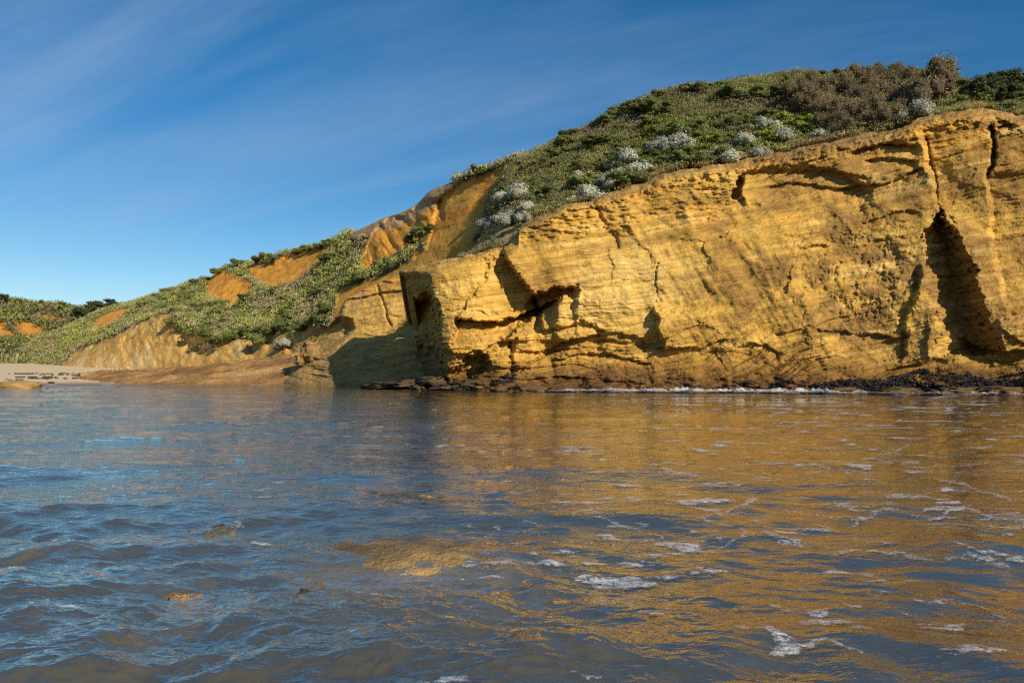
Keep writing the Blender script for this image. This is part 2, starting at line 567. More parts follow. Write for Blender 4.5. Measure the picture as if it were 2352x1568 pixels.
vstep(z4([(1225, 430), (1235, 560), (1245, 720), (1310, 960), (1340, 1100)]), -0.6, 7, 110, 20)
hbrow(z4([(1120, 1230), (1230, 1280), (1300, 1290), (1407, 1270), (1600, 1280)]), 0.9, 5, 40, 16)
hbrow(z4([(1290, 1120), (1407, 1110), (1600, 1120)]), -0.4, 5, 60, 16)
crack(z4([(870, 900), (880, 1000), (830, 1100), (810, 1310)]), 0.3, 5)
vstep(z4([(810, 1310), (830, 1100), (875, 1000), (900, 880)]), 0.35, 6, 70, 20)
vstep(z4([(930, 1310), (930, 1160)]), 0.25, 5, 60, 14)
# bays beyond the frame on the right
D += 1.2 * sst(2420, 2520, PX) * fbm(Xm * 0.3, Zm * 0.1, 12.0, 3)
# blocky fracture zones
BL = np.zeros_like(PX)
BL += poly_soft(PX, PY, z3([(330, 470), (420, 330), (700, 240), (960, 190), (1200, 230), (1450, 250), (1100, 420), (700, 470)]), 26)
BL += poly_soft(PX, PY, z3([(1450, 60), (1850, 20), (1860, 200), (1750, 330), (1500, 280)]), 26)
BL = np.clip(BL + 0.55 * sst(0.12, 0.02, t2), 0, 1)
bq = fbm(Xm * 1.7, Zm * 4.6, 2.0, 3)
D += BL * 0.11 * (np.round(bq * 4) / 4 * 1.6 + 0.4 * bq)
# jointed facets: each fracture block has its own slight tilt
def facets(x, z, size, amp, seed, stretch=1.6):
    r = np.random.default_rng(seed)
    jx = r.uniform(0.1, 0.9, (256, 256)).astype(np.float32); jz = r.uniform(0.1, 0.9, (256, 256)).astype(np.float32)
    ga = r.normal(0, 1, (256, 256)).astype(np.float32); gb = r.normal(0, 1, (256, 256)).astype(np.float32); go = r.normal(0, 1, (256, 256)).astype(np.float32)
    u = (x + 0.35 * z) / (size * stretch); v = (z - 0.12 * x) / size
    iu = np.floor(u).astype(int); iv = np.floor(v).astype(int)
    best = np.full(u.shape, 1e9); out = np.zeros_like(u)
    for du in (-1, 0, 1):
        for dv in (-1, 0, 1):
            a, b = (iu + du) & 255, (iv + dv) & 255
            cu = iu + du + jx[a, b]; cv = iv + dv + jz[a, b]
            d2 = (u - cu) ** 2 + (v - cv) ** 2
            m = d2 < best
            best = np.where(m, d2, best)
            out = np.where(m, ga[a, b] * (u - cu) + gb[a, b] * (v - cv) + 0.12 * go[a, b], out)
    return amp * out


fxm = Xm + 0.35 * fbm(Xm * 0.8, Zm * 0.8, 61.0, 4, 0.6); fzm = Zm + 0.3 * fbm(Xm * 0.8, Zm * 0.8, 71.0, 4, 0.6)
fmask = 0.35 + 0.8 * sst(-0.3, 0.5, fbm(Xm * 0.25, Zm * 0.3, 81.0, 2))
D += facets(fxm, fzm, 2.6, 0.075, 5) * fmask + facets(fxm, fzm, 0.8, 0.035, 6) * fmask * (0.5 + 0.9 * sst(700, 860, PY) + 0.8 * BL)
# beds: ledges and fine laminae, dipping gently to the left
dip = 0.06 + 0.22 * sst(1450, 1900, PX)
bed = Zm - dip * Xm + 0.45 * fbm(Xm * 0.16, Zm * 0.3, 4.0, 3)
lowk = sst(650, 860, PY)
bstr = 0.32 + 0.85 * lowk + 0.6 * poly_soft(PX, PY, z4([(0, 380), (300, 360), (900, 240), (920, 420), (600, 520), (300, 560), (0, 520)]), 30)
l1 = fbm(bed * 1.7, Xm * 0.10, 0.4, 4, 0.6)
l2 = fbm(bed * 7.5, Xm * 0.35, 6.4, 3, 0.6)
D += bstr * (0.13 * np.tanh(2.2 * l1) + 0.03 * l2)
brk = np.random.default_rng(17).uniform(0.15, 1.0, 512)
def saw(ph):
    n = np.floor(ph).astype(int)
    f = ph - n
    return brk[n & 511] * f ** 1.4
pm1 = sst(-0.25, 0.35, fbm(Xm * 0.3, Zm * 0.5, 101.0, 3)); pm2 = sst(-0.1, 0.4, fbm(Xm * 0.55, Zm * 0.9, 103.0, 3))
ph1 = bed * 1.55 + 0.5 * fbm(Xm * 0.22, Zm * 0.25, 105.0, 3) + 40
D += saw(ph1) * pm1 * (0.05 + 0.26 * sst(690, 850, PY) + 0.10 * sst(0.3, 0.08, t2) * sst(1150, 1300, PX))
D += saw(ph1 * 3.3 + 0.3 * fbm(Xm * 0.6, Zm * 0.6, 107.0, 2)) * pm2 * (0.035 + 0.06 * lowk)
# pits and rubble in the worn middle
pit = sst(0.0, 0.8, fbm(Xm * 1.9, Zm * 1.5, 8.8, 5, 0.65))
pitm = poly_soft(PX, PY, z4([(250, 700), (700, 620), (900, 800), (860, 1150), (500, 1230), (250, 1150)]), 60)
D += 0.11 * pit * pitm
D += 0.026 * fbm(Xm * 4, Zm * 6, 3.0, 4, 0.65) * (0.5 + 0.8 * lowk + 0.8 * pitm) + 0.06 * fbm(Xm * 1.6, Zm * 2.2, 1.0, 3)
D += 0.55 * sst(1.6, 0.3, Zm) * fbm(Xm * 0.55, Zm * 1.2, 35.0, 4, 0.6)
lam = 1 - np.abs(perlin(bed * 5.5, Xm * 0.45, 3.3)) * 2
D += 0.09 * np.clip(lam - 0.72, 0, 1) / 0.28 * sst(-0.1, 0.5, fbm(Xm * 0.35, Zm * 0.6, 15.0, 3)) * (0.6 + 0.8 * lowk)
D += 0.24 * sst(0.12, 0.03, t2) * (np.round(3 * fbm(Xm * 1.3, Zm * 2.0, 25.0, 3)) / 3 + 0.5 * fbm(Xm * 3, Zm * 3, 26.0, 3)) * sst(1150, 1250, PX)
Yc = base_Y + batter + D
# closing columns that run back behind the nose
ks = np.linspace(1, 0, 26)[:-1]
Yl = Yc[:, :1] + 4 * ks[None, :] ** 1.2
PXl = CX + (PX[:, :1] - CX) * Yc[:, :1] / Yl
PYl = HY - (HY - PY[:, :1]) * Yc[:, :1] / Yl * (1 - 0.45 * ks[None, :])
PXa = np.concatenate([PXl, PX], 1); PYa = np.concatenate([PYl, PY], 1); Ya = np.concatenate([Yl, Yc], 1)
# closing rows that run back from the crest, under the turf
kt = np.linspace(0, 1, 9)[1:]
PXt = np.repeat(PXa[-1:], 8, 0)
Yt = Ya[-1:] + 2.6 * kt[:, None]
PYt = HY - (CAMH + 0 - CAMH + (HY - PYa[-1:]) / F * Ya[-1:]) / Yt * F
PXa = np.concatenate([PXa, CX + (PXt - CX) * (Ya[-1:] / Yt)], 0); PYa = np.concatenate([PYa, PYt], 0); Ya = np.concatenate([Ya, Yt], 0)
Pc = unproj(PXa, PYa, Ya)
tw = np.zeros_like(PXa); tw[:NV, 25:] = sst(0.08, 0.0, t2); tw[NV:] = 1
Pc[..., 2] += tw * (0.18 * fbm(Pc[..., 0] * 0.7, Pc[..., 1] * 0.7, 5.0, 3) + 0.07 * fbm(Pc[..., 0] * 3.1, Pc[..., 1] * 3.1, 6.0, 3) - 0.05)
X_, Z_ = Pc[..., 0], Pc[..., 2]
# geological colour, plus painted shade in the high hollow band
nA = fbm(X_ * 0.28, Z_ * 0.4, 11.0, 4); nB = fbm(X_ * 0.9, Z_ * 1.4, 21.0, 4); nC = fbm(X_ * 0.22 + 0.2 * Z_, Z_ * 0.25, 31.0, 3)
gold = np.array([0.58, 0.345, 0.072]); pale = np.array([0.76, 0.54, 0.18]); brown = np.array([0.31, 0.175, 0.05]); orange = np.array([0.58, 0.28, 0.045])


def mixc3(a, b, f): return a + (b - a) * f[..., None]


col = np.zeros(Pc.shape) + gold
col = mixc3(col, pale, np.clip(0.8 * poly_soft(PXa, PYa, z3([(850, 600), (1250, 480), (1650, 640), (1560, 760), (1400, 900), (1250, 980), (700, 1000), (760, 800)]), 60) * (0.7 + 0.6 * nB), 0, 1))
col = mixc3(col, orange, np.clip(sst(-0.1, 0.7, nC) * 0.6 * sst(640, 380, PYa) + 0.5 * sst(1950, 2150, PXa) * sst(520, 300, PYa), 0, 0.8))
nD = fbm(X_ * 2.4, Z_ * 3.4, 41.0, 4, 0.6); nE = fbm((Z_ - 0.13 * X_) * 1.6, X_ * 0.12, 51.0, 4, 0.6)
col = mixc3(col, brown, np.clip(0.85 * sst(0.0, 0.7, nA + 0.4 * nB + 0.15 * nD + 0.42 * sst(1600, 2000, PXa) - 0.25 * sst(1700, 1500, PXa)), 0, 1))
col = mixc3(col, brown * 1.1, 0.55 * sst(0.1, 0.6, nE + 0.3 * nD))
col = mixc3(col, pale, 0.45 * sst(0.25, 0.7, -nE + 0.3 * nD - 0.2 * nA))
col = mixc3(col, brown, 0.6 * np.clip(poly_soft(PXa, PYa, z4([(100, 430), (400, 380), (620, 450), (540, 540), (300, 580), (130, 540)]), 25), 0, 1))  # soft shade of the hollow band, put into the colour
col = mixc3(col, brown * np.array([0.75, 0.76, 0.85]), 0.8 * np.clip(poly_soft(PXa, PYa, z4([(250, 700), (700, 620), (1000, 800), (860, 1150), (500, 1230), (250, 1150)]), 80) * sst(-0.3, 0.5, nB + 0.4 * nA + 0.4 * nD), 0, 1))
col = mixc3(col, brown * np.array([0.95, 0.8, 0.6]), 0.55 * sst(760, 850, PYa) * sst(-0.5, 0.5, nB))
soilf = np.zeros_like(PXa); soilf[:NV, 25:] = sst(0.05, 0.0, t2); soilf[NV:] = 1
col = mixc3(col, np.array([0.26, 0.165, 0.065]), soilf * np.clip(0.65 + 0.5 * nD, 0, 1))
# tide-wetted foot, weed stain, rusty patch
wetl = sst(2.3, 0.5, Z_ + 0.7 * nA + 0.4 * nB)
col = mixc3(col, np.array([0.22, 0.115, 0.028]), 0.85 * wetl)
col = mixc3(col, np.array([0.12, 0.062, 0.02]), 0.85 * sst(1.55, 0.5, Z_ + 0.6 * nB + 0.4 * nA))
rust = poly_soft(PXa, PYa, z3([(760, 1380), (820, 1300), (960, 1270), (1100, 1330), (1060, 1400)]), 18)
col = mixc3(col, np.array([0.16, 0.07, 0.04]), 0.55 * rust * sst(-0.3, 0.3, nB))
nose_dark = sst(700, 860, PYa) * sst(1060, 960, PXa)  # nose darkens downwards and to the left
col = mixc3(col, np.array([0.17, 0.13, 0.075]), 0.8 * nose_dark)
wet = np.clip(sst(0.9, 0.1, Z_), 0, 1)
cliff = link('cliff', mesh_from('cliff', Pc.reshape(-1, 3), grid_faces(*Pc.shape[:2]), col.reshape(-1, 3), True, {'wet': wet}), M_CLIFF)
tag(cliff, 'tall golden sandstone sea cliff with ledges, cracks and a dark cave', None, None, 'structure')
crestP = Pc[NV - 1, 25:]          # the lip, column by column
crest_Y = Yc[-1]
CLIFF_P = Pc

# ------------------------------------------------------------------ generic hillside from polylines
def loft(rows_, us, nv, pw=None):
    """rows_: list of callables giving (px,py,Y) arrays over us; linear between rows"""
    R = [np.stack(r, -1) for r in rows_]
    R = np.stack(R, 0)                 # K,nu,3
    K = len(R)
    s = np.linspace(0, K - 1, nv)
    i = np.clip(np.floor(s).astype(int), 0, K - 2); f = (s - i)[:, None, None]
    # catmull-rom along the profile
    p0 = R[np.clip(i - 1, 0, K - 1)]; p1 = R[i]; p2 = R[i + 1]; p3 = R[np.clip(i + 2, 0, K - 1)]
    m1 = (p2 - p0) * 0.35; m2 = (p3 - p1) * 0.35
    f2, f3 = f * f, f * f * f
    return (2 * f3 - 3 * f2 + 1) * p1 + (f3 - 2 * f2 + f) * m1 + (-2 * f3 + 3 * f2) * p2 + (f3 - f2) * m2


def row(pts, us, rad=12):
    """polyline of (px,py,Y) resampled by px at us"""
    return (us, smooth_pts(pts, us, 1, rad), smooth_pts(pts, us, 2, rad * 2))


# ------------------------------------------------------------------ headland slope above the cliff (H1)
print('hills')
nu1, nv1 = 420, 170
us = np.linspace(0, 1, nu1)
def hrow(pts, l, rad=10):
    px = l + (2740 - l) * us
    return np.array([px, smooth_pts(pts, px, 1, rad), smooth_pts(pts, px, 2, rad * 2)]).T
cy = lambda px: np.interp(px, PX[-1], crest_Y)
cpx = 1062 + (2740 - 1062) * us
crow = np.stack([cpx, np.interp(cpx, PX[-1], PY[-1]) + 3.0, cy(cpx) + 0.9], -1)
crow[:, 2] += 2.0 * sst(1180, 1062, cpx)
SKY1 = [(1000, 455, 62), (1060, 418, 62), (1140, 392, 61), (1240, 345, 60.5), (1340, 292, 60), (1440, 246, 59), (1560, 206, 58), (1700, 178, 57), (1810, 168, 56), (1900, 172, 55),
        (2000, 170, 54), (2120, 172, 53), (2200, 190, 52), (2260, 205, 51), (2352, 200, 50), (2500, 190, 48), (2740, 190, 46)]
srow = hrow(SKY1, 1138)
MIDA = [(1000, 540, 53)]
def midrow(f, bulge):
    m = crow + (srow - crow) * f
    m[:, 1] += bulge
    return m
ar = srow.copy(); ar[:, 2] += 5; ar[:, 1] = HY - ((HY - srow[:, 1]) / F * srow[:, 2] + 0.5) / ar[:, 2] * F
br = srow.copy(); br[:, 2] += 22; br[:, 1] = HY - ((HY - srow[:, 1]) / F * srow[:, 2] - 3.5) / br[:, 2] * F
R1 = np.stack([crow, midrow(0.3, 4), midrow(0.62, 0), srow, ar, br], 0)
K = len(R1); s = np.linspace(0, K - 1, nv1); i = np.clip(np.floor(s).astype(int), 0, K - 2); f = (s - i)[:, None, None]
p0 = R1[np.clip(i - 1, 0, K - 1)]; p1 = R1[i]; p2 = R1[i + 1]; p3 = R1[np.clip(i + 2, 0, K - 1)]
m1, m2 = (p2 - p0) * 0.4, (p3 - p1) * 0.4
f2, f3 = f * f, f ** 3
G1 = (2 * f3 - 3 * f2 + 1) * p1 + (f3 - 2 * f2 + f) * m1 + (-2 * f3 + 3 * f2) * p2 + (f3 - f2) * m2
P1 = unproj(G1[..., 0], G1[..., 1], G1[..., 2])
inner = sst(0, 12, np.arange(nv1))[:, None] * np.ones((1, nu1))
dz = 0.35 * fbm(P1[..., 0] * 0.22, P1[..., 1] * 0.22, 1.0, 3) + 0.10 * fbm(P1[..., 0] * 0.9, P1[..., 1] * 0.9, 2.0, 3)
P1[..., 2] += dz * inner
# scoop where the turf has slumped
q1x, q1y = proj(P1)
slump = poly_soft(q1x, q1y, [(1275, 440), (1300, 405), (1350, 388), (1420, 372), (1430, 388), (1380, 410), (1320, 425)], 8)
P1[..., 1] += 0.9 * slump
# left side falls away to the gully
edge = np.concatenate([np.linspace(1, 0, 18), np.zeros(nu1 - 18)])[None, :]
P1[..., 1] += 5.0 * edge ** 1.5 * inner
n1 = fbm(P1[..., 0] * 0.3, P1[..., 1] * 0.3, 7.0, 4)
c1 = np.zeros(P1.shape) + np.array([0.075, 0.075, 0.028])
c1 = mixc3(c1, np.array([0.13, 0.105, 0.05]), sst(0.0, 0.6, n1))
c1 = mixc3(c1, np.array([0.27, 0.16, 0.055]), 0.75 * (1 - sst(2, 9, np.arange(nv1)))[:, None] * np.ones((1, nu1)))
c1 = mixc3(c1, np.array([0.20, 0.095, 0.035]), slump)
bare1 = poly_soft(q1x, q1y, [(1062, 556), (1075, 520), (1130, 490), (1240, 500), (1165, 562)], 10)
c1 = mixc3(c1, np.array([0.33, 0.235, 0.10]), bare1)
tan1 = sst(1290, 1150, q1x) * sst(560, 420, q1y)
c1 = mixc3(c1, np.array([0.16, 0.12, 0.06]), 0.6 * tan1)
path1 = poly_soft(q1x, q1y, [(2180, 238), (2240, 232), (2352, 246), (2352, 256), (2240, 248)], 5)
c1 = mixc3(c1, np.array([0.36, 0.17, 0.06]), 0.8 * path1)
h1 = link('headland', mesh_from('headland', P1.reshape(-1, 3), grid_faces(nv1, nu1), c1.reshape(-1, 3)), M_SOIL)
tag(h1, 'scrub covered headland slope rising above the golden cliff', None, None, 'structure')

# ------------------------------------------------------------------ hillside behind the beach (H2)
nu2, nv2 = 620, 330
us2 = np.linspace(60, 1230, nu2)
FOOT2 = [(60, 852, 118), (150, 850, 106), (200, 850, 101), (400, 850, 88), (560, 846, 80), (640, 838, 75), (700, 822, 71), (780, 800, 68), (900, 770, 65), (1000, 720, 61), (1080, 640, 58), (1230, 600, 57)]
VEG2 = [(60, 848, 119), (150, 838, 108), (200, 815, 104), (270, 778, 99), (340, 742, 95), (400, 728, 91.5), (470, 758, 86), (560, 788, 81.5), (640, 776, 77), (700, 768, 73.5), (780, 720, 70), (900, 660, 66.5), (1000, 590, 62.5), (1080, 540, 59.5), (1230, 500, 58)]
SKY2 = [(60, 800, 124), (120, 770, 124), (180, 742, 124), (230, 720, 124), (290, 702, 122), (350, 684, 120), (420, 664, 115), (470, 646, 111), (510, 622, 108), (560, 604, 105), (620, 596, 101), (690, 578, 96), (740, 566, 92), (790, 548, 88), (840, 522, 84), (880, 503, 81), (930, 486, 78), (960, 468, 76), (985, 440, 74.5), (1010, 428, 73), (1060, 411, 70), (1100, 398, 68), (1150, 382, 65.5), (1230, 352, 64)]
fr = np.array(row(FOOT2, us2)); vr = np.array(row(VEG2, us2, 8)); sr = np.array(row(SKY2, us2, 6))
m1r = vr + (sr - vr) * 0.35; m1r[1] += 3
m2r = vr + (sr - vr) * 0.72; m2r[1] -= 2
un = fr.copy(); un[2] -= 2.0; un[1] = HY + 2.0 / un[2] * F
ar = sr.copy(); ar[2] += 5; ar[1] = HY - ((HY - sr[1]) / F * sr[2] + 0.2) / ar[2] * F
br = sr.copy(); br[2] += 30; br[1] = HY - ((HY - sr[1]) / F * sr[2] - 4) / br[2] * F
R2 = np.stack([a.T for a in (un, fr, vr, m1r, m2r, sr, ar, br)], 0)


def cat(R, nv, k=0.4, bounds=None):
    K = len(R); s = np.linspace(0, K - 1, nv) if bounds is None else np.interp(np.linspace(0, 1, nv), bounds, np.arange(K))
    i = np.clip(np.floor(s).astype(int), 0, K - 2); f = (s - i)[:, None, None]
    p0 = R[np.clip(i - 1, 0, K - 1)]; p1 = R[i]; p2 = R[i + 1]; p3 = R[np.clip(i + 2, 0, K - 1)]
    a, b = (p2 - p0) * k, (p3 - p1) * k
    f2, f3 = f * f, f ** 3
    return (2 * f3 - 3 * f2 + 1) * p1 + (f3 - 2 * f2 + f) * a + (-2 * f3 + 3 * f2) * p2 + (f3 - f2) * b


def gmesh(G): return unproj(G[..., 0], G[..., 1], G[..., 2])


G2 = cat(R2, nv2, 0.38, [0, 0.05, 0.33, 0.52, 0.72, 0.92, 0.96, 1.0])
P2 = gmesh(G2)


def z1(L): return [(a * 0.336, 527 + b * 0.336) for a, b in L]
def z2(L): return [(658.6 + a * 0.372, 357.5 + b * 0.372) for a, b in L]


q2x, q2y = proj(P2)
x2, y2, zz2 = P2[..., 0], P2[..., 1], P2[..., 2]
wq = 6 * fbm(x2 * 0.5, zz2 * 0.5, 3.0, 3); wq2 = 6 * fbm(x2 * 0.5, zz2 * 0.5, 13.0, 3)
gx, gy = q2x + wq * 0.7, q2y + wq2 * 0.7
SC_A = z1([(1430, 350), (1520, 300), (1640, 340), (1700, 390), (1640, 450), (1580, 475), (1480, 445), (1430, 410)])
SC_B = z1([(1710, 250), (1760, 238), (1880, 258), (1960, 205), (2100, 165), (2260, 132), (2150, 220), (2050, 300), (1950, 360), (1830, 390), (1760, 330)])
SC_C = z1([(640, 690), (680, 620), (740, 580), (870, 555), (800, 620), (700, 675)])
TAN_D = z2([(380, 520), (600, 375), (760, 320), (850, 250), (890, 180), (1020, 160), (1000, 200), (940, 290), (860, 310), (700, 420), (560, 450)])
SC_E = z2([(560, 470), (640, 400), (720, 400), (830, 320), (950, 285), (940, 400), (880, 470), (820, 520), (640, 590), (480, 690), (500, 600)])
SC_F = z2([(960, 260), (1100, 175), (1300, 110), (1400, 230), (1300, 700), (900, 800), (300, 1000), (330, 860), (560, 760), (760, 670), (860, 590), (900, 480)])
LOW = z1([(380, 990), (430, 950), (540, 850), (640, 810), (760, 760), (840, 715), (950, 665), (1060, 625), (1165, 590), (1205, 700), (1280, 700), (1380, 745), (1500, 775), (1700, 725), (1900, 705), (2050, 690), (2260, 690), (2500, 700), (2500, 1100), (380, 1100)])
mA, mB, mC_, mD, mE, mF, mL = [poly_soft(gx, gy, p, w, gr) for p, w, gr in ((SC_A, 5, 9), (SC_B, 4, 7), (SC_C, 3, 5), (TAN_D, 5, 7), (SC_E, 6, 9), (SC_F, 6, 5), (LOW, 5, 6))]
# gullies on the soft sandstone, bowls in the scarps
dirn = x2 * 0.75 + zz2 * 0.55
gul = ridged(dirn * 0.45, zz2 * 0.10, 2.0, 4)
recess = 0.9 * mA + 1.0 * mB + 0.5 * mC_ + 1.0 * mE * (0.4 + 0.7 * gul) + 0.5 * mF
recess += mL * (0.9 + 0.30 * gul + 0.5 * fbm(x2 * 0.25, zz2 * 0.2, 33.0, 3)) * sst(848, 780, q2y)
# spurs and dark notches along the turf edge of the low cliff
for (a, b, r, amp) in ((1260, 720, 22, 1.6), (1290, 800, 14, 1.2), (1740, 790, 26, 2.4), (1840, 780, 20, 1.4), (1980, 800, 16, 1.2), (1360, 820, 16, 1.0), (900, 940, 14, .6)):
    cxp, cyp = a * 0.336, 527 + b * 0.336
    recess += amp * np.exp(-(((gx - cxp) / (r * .55)) ** 2 + ((gy - cyp) / r) ** 2))
# the chute's concave flank
recess += 0.7 * mF * np.exp(-((gx - 1010) / 55) ** 2)
push(P2, recess)
vegm2 = np.clip(1 - np.maximum.reduce([mA, mB, mC_, mD, mE, mF, mL]), 0, 1)
P2[..., 2] += (0.7 * fbm(x2 * 0.12, y2 * 0.12, 5.0, 3) * sst(0, 1.5, zz2) + 0.3 * fbm(x2 * 0.5, y2 * 0.5, 6.0, 3)) * sst(0.1, 0.5, vegm2)
push(P2, 0.25 * fbm(x2 * 0.9, zz2 * 1.1, 2.0, 4) * (1 - vegm2))
n2 = fbm(x2 * 0.25, zz2 * 0.4, 7.0, 4); n2b = fbm(dirn * 0.6, zz2 * 0.25, 4.0, 5, 0.6); n2c = fbm(x2 * 0.9, zz2 * 1.2, 14.0, 4)
c2 = np.zeros(P2.shape) + np.array([0.085, 0.085, 0.032])
c2 = mixc3(c2, np.array([0.14, 0.115, 0.055]), sst(0.0, 0.6, n2))
org = mixc3(np.zeros(P2.shape) + np.array([0.62, 0.285, 0.04]), np.array([0.42, 0.19, 0.045]), sst(0.0, 0.6, n2c))
org = mixc3(org, np.array([0.58, 0.36, 0.14]), 0.5 * sst(0.2, 0.8, n2b))
for m in (mA, mB, mC_, mE): c2 = mixc3(c2, org, m)
c2 = mixc3(c2, np.array([0.40, 0.27, 0.155]), mD * (0.85 + 0.15 * n2c))
chute = mixc3(np.zeros(P2.shape) + np.array([0.50, 0.265, 0.05]), np.array([0.55, 0.22, 0.03]), sst(0.0, 0.6, n2))
c2 = mixc3(c2, chute, mF)
lowc = mixc3(np.zeros(P2.shape) + np.array([0.50, 0.30, 0.085]), np.array([0.60, 0.45, 0.22]), 0.7 * sst(-0.1, 0.6, n2b))
lowc = mixc3(lowc, np.array([0.22, 0.17, 0.06]), 0.65 * sst(0.15, 0.6, n2c + 0.4 * n2b) * sst(835, 760, q2y))
lowc = mixc3(lowc, np.array([0.56, 0.25, 0.05]), 0.6 * sst(0.2, 0.7, -n2) * sst(520, 600, q2x))
c2 = mixc3(c2, lowc, mL)
h2 = link('hillside', mesh_from('hillside', P2.reshape(-1, 3), grid_faces(nv2, nu2), c2.reshape(-1, 3)), M_SOIL)
tag(h2, 'scrub hillside with orange landslip scars behind the beach', None, None, 'structure')

# ------------------------------------------------------------------ farthest hill (H3)
nu3, nv3 = 260, 120
us3 = np.linspace(-420, 420, nu3)
F3 = [(-420, 846, 128), (0, 846, 126), (160, 846, 124), (420, 840, 126)]
M3 = [(-420, 790, 150), (0, 790, 150), (160, 780, 150), (420, 780, 150)]
S3 = [(-420, 680, 182), (-100, 686, 180), (0, 693, 178), (40, 696, 176), (100, 702, 174), (180, 712, 172), (230, 712, 172), (300, 706, 172), (420, 700, 172)]
f3r = np.array(row(F3, us3)); m3r = np.array(row(M3, us3)); s3r = np.array(row(S3, us3))
un = f3r.copy(); un[2] -= 3; un[1] = HY + 2 / un[2] * F
br = s3r.copy(); br[2] += 60; br[1] = HY - ((HY - s3r[1]) / F * s3r[2] - 5) / br[2] * F
G3 = cat(np.stack([a.T for a in (un, f3r, m3r, s3r, br)], 0), nv3, 0.38, [0, 0.06, 0.5, 0.93, 1.0])
P3 = gmesh(G3)
q3x, q3y = proj(P3)
x3, y3, zz3 = P3[..., 0], P3[..., 1], P3[..., 2]
g3x = q3x + 4 * fbm(x3 * 0.2, zz3 * 0.3, 3.0, 3); g3y = q3y + 4 * fbm(x3 * 0.2, zz3 * 0.3, 13.0, 3)
SC3 = [z1([(100, 660), (140, 612), (280, 660), (310, 735), (210, 755), (150, 700)]), z1([(270, 582), (400, 590), (490, 630), (440, 638), (300, 606)]),
       z1([(-200, 620), (40, 635), (20, 685), (-60, 690), (-200, 700)]), z1([(-300, 700), (60, 700), (120, 735), (20, 745), (-300, 750)])]
m3 = np.maximum.reduce([poly_soft(g3x, g3y, p, 2.5, 4) for p in SC3])
P3[..., 2] += (1.1 * fbm(x3 * 0.07, y3 * 0.07, 5.0, 3) * sst(0, 3, zz3)) * (1 - m3)
push(P3, 2.2 * m3)
n3 = fbm(x3 * 0.15, zz3 * 0.3, 7.0, 4)
c3 = np.zeros(P3.shape) + np.array([0.085, 0.09, 0.036])
c3 = mixc3(c3, np.array([0.14, 0.12, 0.06]), sst(0.0, 0.6, n3))
c3 = mixc3(c3, np.array([0.50, 0.23, 0.04]), m3)
h3 = link('far_hill', mesh_from('far_hill', P3.reshape(-1, 3), grid_faces(nv3, nu3), c3.reshape(-1, 3)), M_SOIL)
tag(h3, 'farthest scrubby hill with small orange slips at the left', None, None, 'structure')

# ------------------------------------------------------------------ sloping slab behind the nose (outcrop)
nuo, nvo = 330, 190
uso = np.linspace(0, 1, nuo)
def orow(pts, a, b, rad=8):
    px = a + (b - a) * uso
    return np.array([px, smooth_pts(pts, px, 1, rad), smooth_pts(pts, px, 2, rad)]).T
O_F = orow([(560, 862, 66), (600, 866, 64), (660, 868, 61), (760, 880, 57.5), (900, 888, 54.5), (1030, 890, 53)], 590, 1030)
O_M = orow([(600, 862, 65), (650, 852, 63.5), (700, 830, 61), (760, 800, 60), (830, 770, 59), (900, 755, 58), (1030, 745, 57.5)], 604, 1030)
O_T = orow([(600, 860, 66.5), (650, 846, 66), (690, 824, 65.5), (715, 790, 65), (750, 755, 63.6), (780, 715, 62.5), (792, 690, 61.6), (830, 668, 62), (880, 645, 61.5), (920, 630, 61), (1030, 590, 60)], 620, 1030, 4)
und = O_F.copy(); und[:, 2] -= 1.5; und[:, 1] = HY + 1.8 / und[:, 2] * F
obk = O_T.copy(); obk[:, 2] += 5; obk[:, 1] = HY - ((HY - O_T[:, 1]) / F * O_T[:, 2] - 0.6) / obk[:, 2] * F
GO = cat(np.stack([und, O_F, O_M, O_T, obk], 0), nvo, 0.3, [0, 0.08, 0.5, 0.93, 1.0])
PO = gmesh(GO)
PO[..., 2] -= (1.1 * (1 - sst(0, 75, np.arange(nuo))))[None, :]
qx, qy = proj(PO); xo, yo, zo = PO[..., 0], PO[..., 1], PO[..., 2]
bedo = zo + 0.16 * xo + 0.3 * fbm(xo * 0.2, zo * 0.3, 2.0, 3)
DO = 0.2 * np.tanh(2.2 * fbm(bedo * 1.5, xo * 0.1, 1.0, 4, 0.6)) * (0.6 + 0.8 * fbm(xo * 0.4, zo * 0.4, 19.0, 2)) + 0.05 * fbm(bedo * 7, xo * 0.3, 3.0, 3) + 0.35 * fbm(xo * 0.3, zo * 0.4, 9.0, 3)
# overhanging lower-left block and a tall crack
ox, oy = qx + 4 * fbm(xo * 0.8, zo * 0.8, 3.3, 3), qy + 4 * fbm(xo * 0.8, zo * 0.8, 6.3, 3)
DO += 1.6 * poly_soft(ox, oy, z2([(150, 1160), (220, 1090), (330, 1000), (400, 1010), (410, 1070), (330, 1150), (220, 1200)]), 5)
DO += 0.45 * np.exp(-(poly_dist(ox, oy, z2([(555, 800), (580, 880), (610, 970), (640, 1050)])) / 2.5) ** 2)
yl = np.interp(ox, [p[0] for p in z2([(330, 900), (560, 850), (760, 820)])], [p[1] for p in z2([(330, 900), (560, 850), (760, 820)])])
DO += 0.5 * sst(-3, 3, oy - yl) * np.exp(-np.clip(oy - yl, 0, None) / 30)
DO += 0.10 * fbm(xo * 1.6, zo * 2.6, 4.4, 5, 0.6)
lamo = 1 - np.abs(perlin(bedo * 4.0, xo * 0.4, 3.3)) * 2
DO += 0.12 * np.clip(lamo - 0.75, 0, 1) / 0.25 * sst(-0.1, 0.5, fbm(xo * 0.3, zo * 0.5, 15.0, 3))
push(PO, DO * sst(0, 10, np.arange(nvo))[:, None])
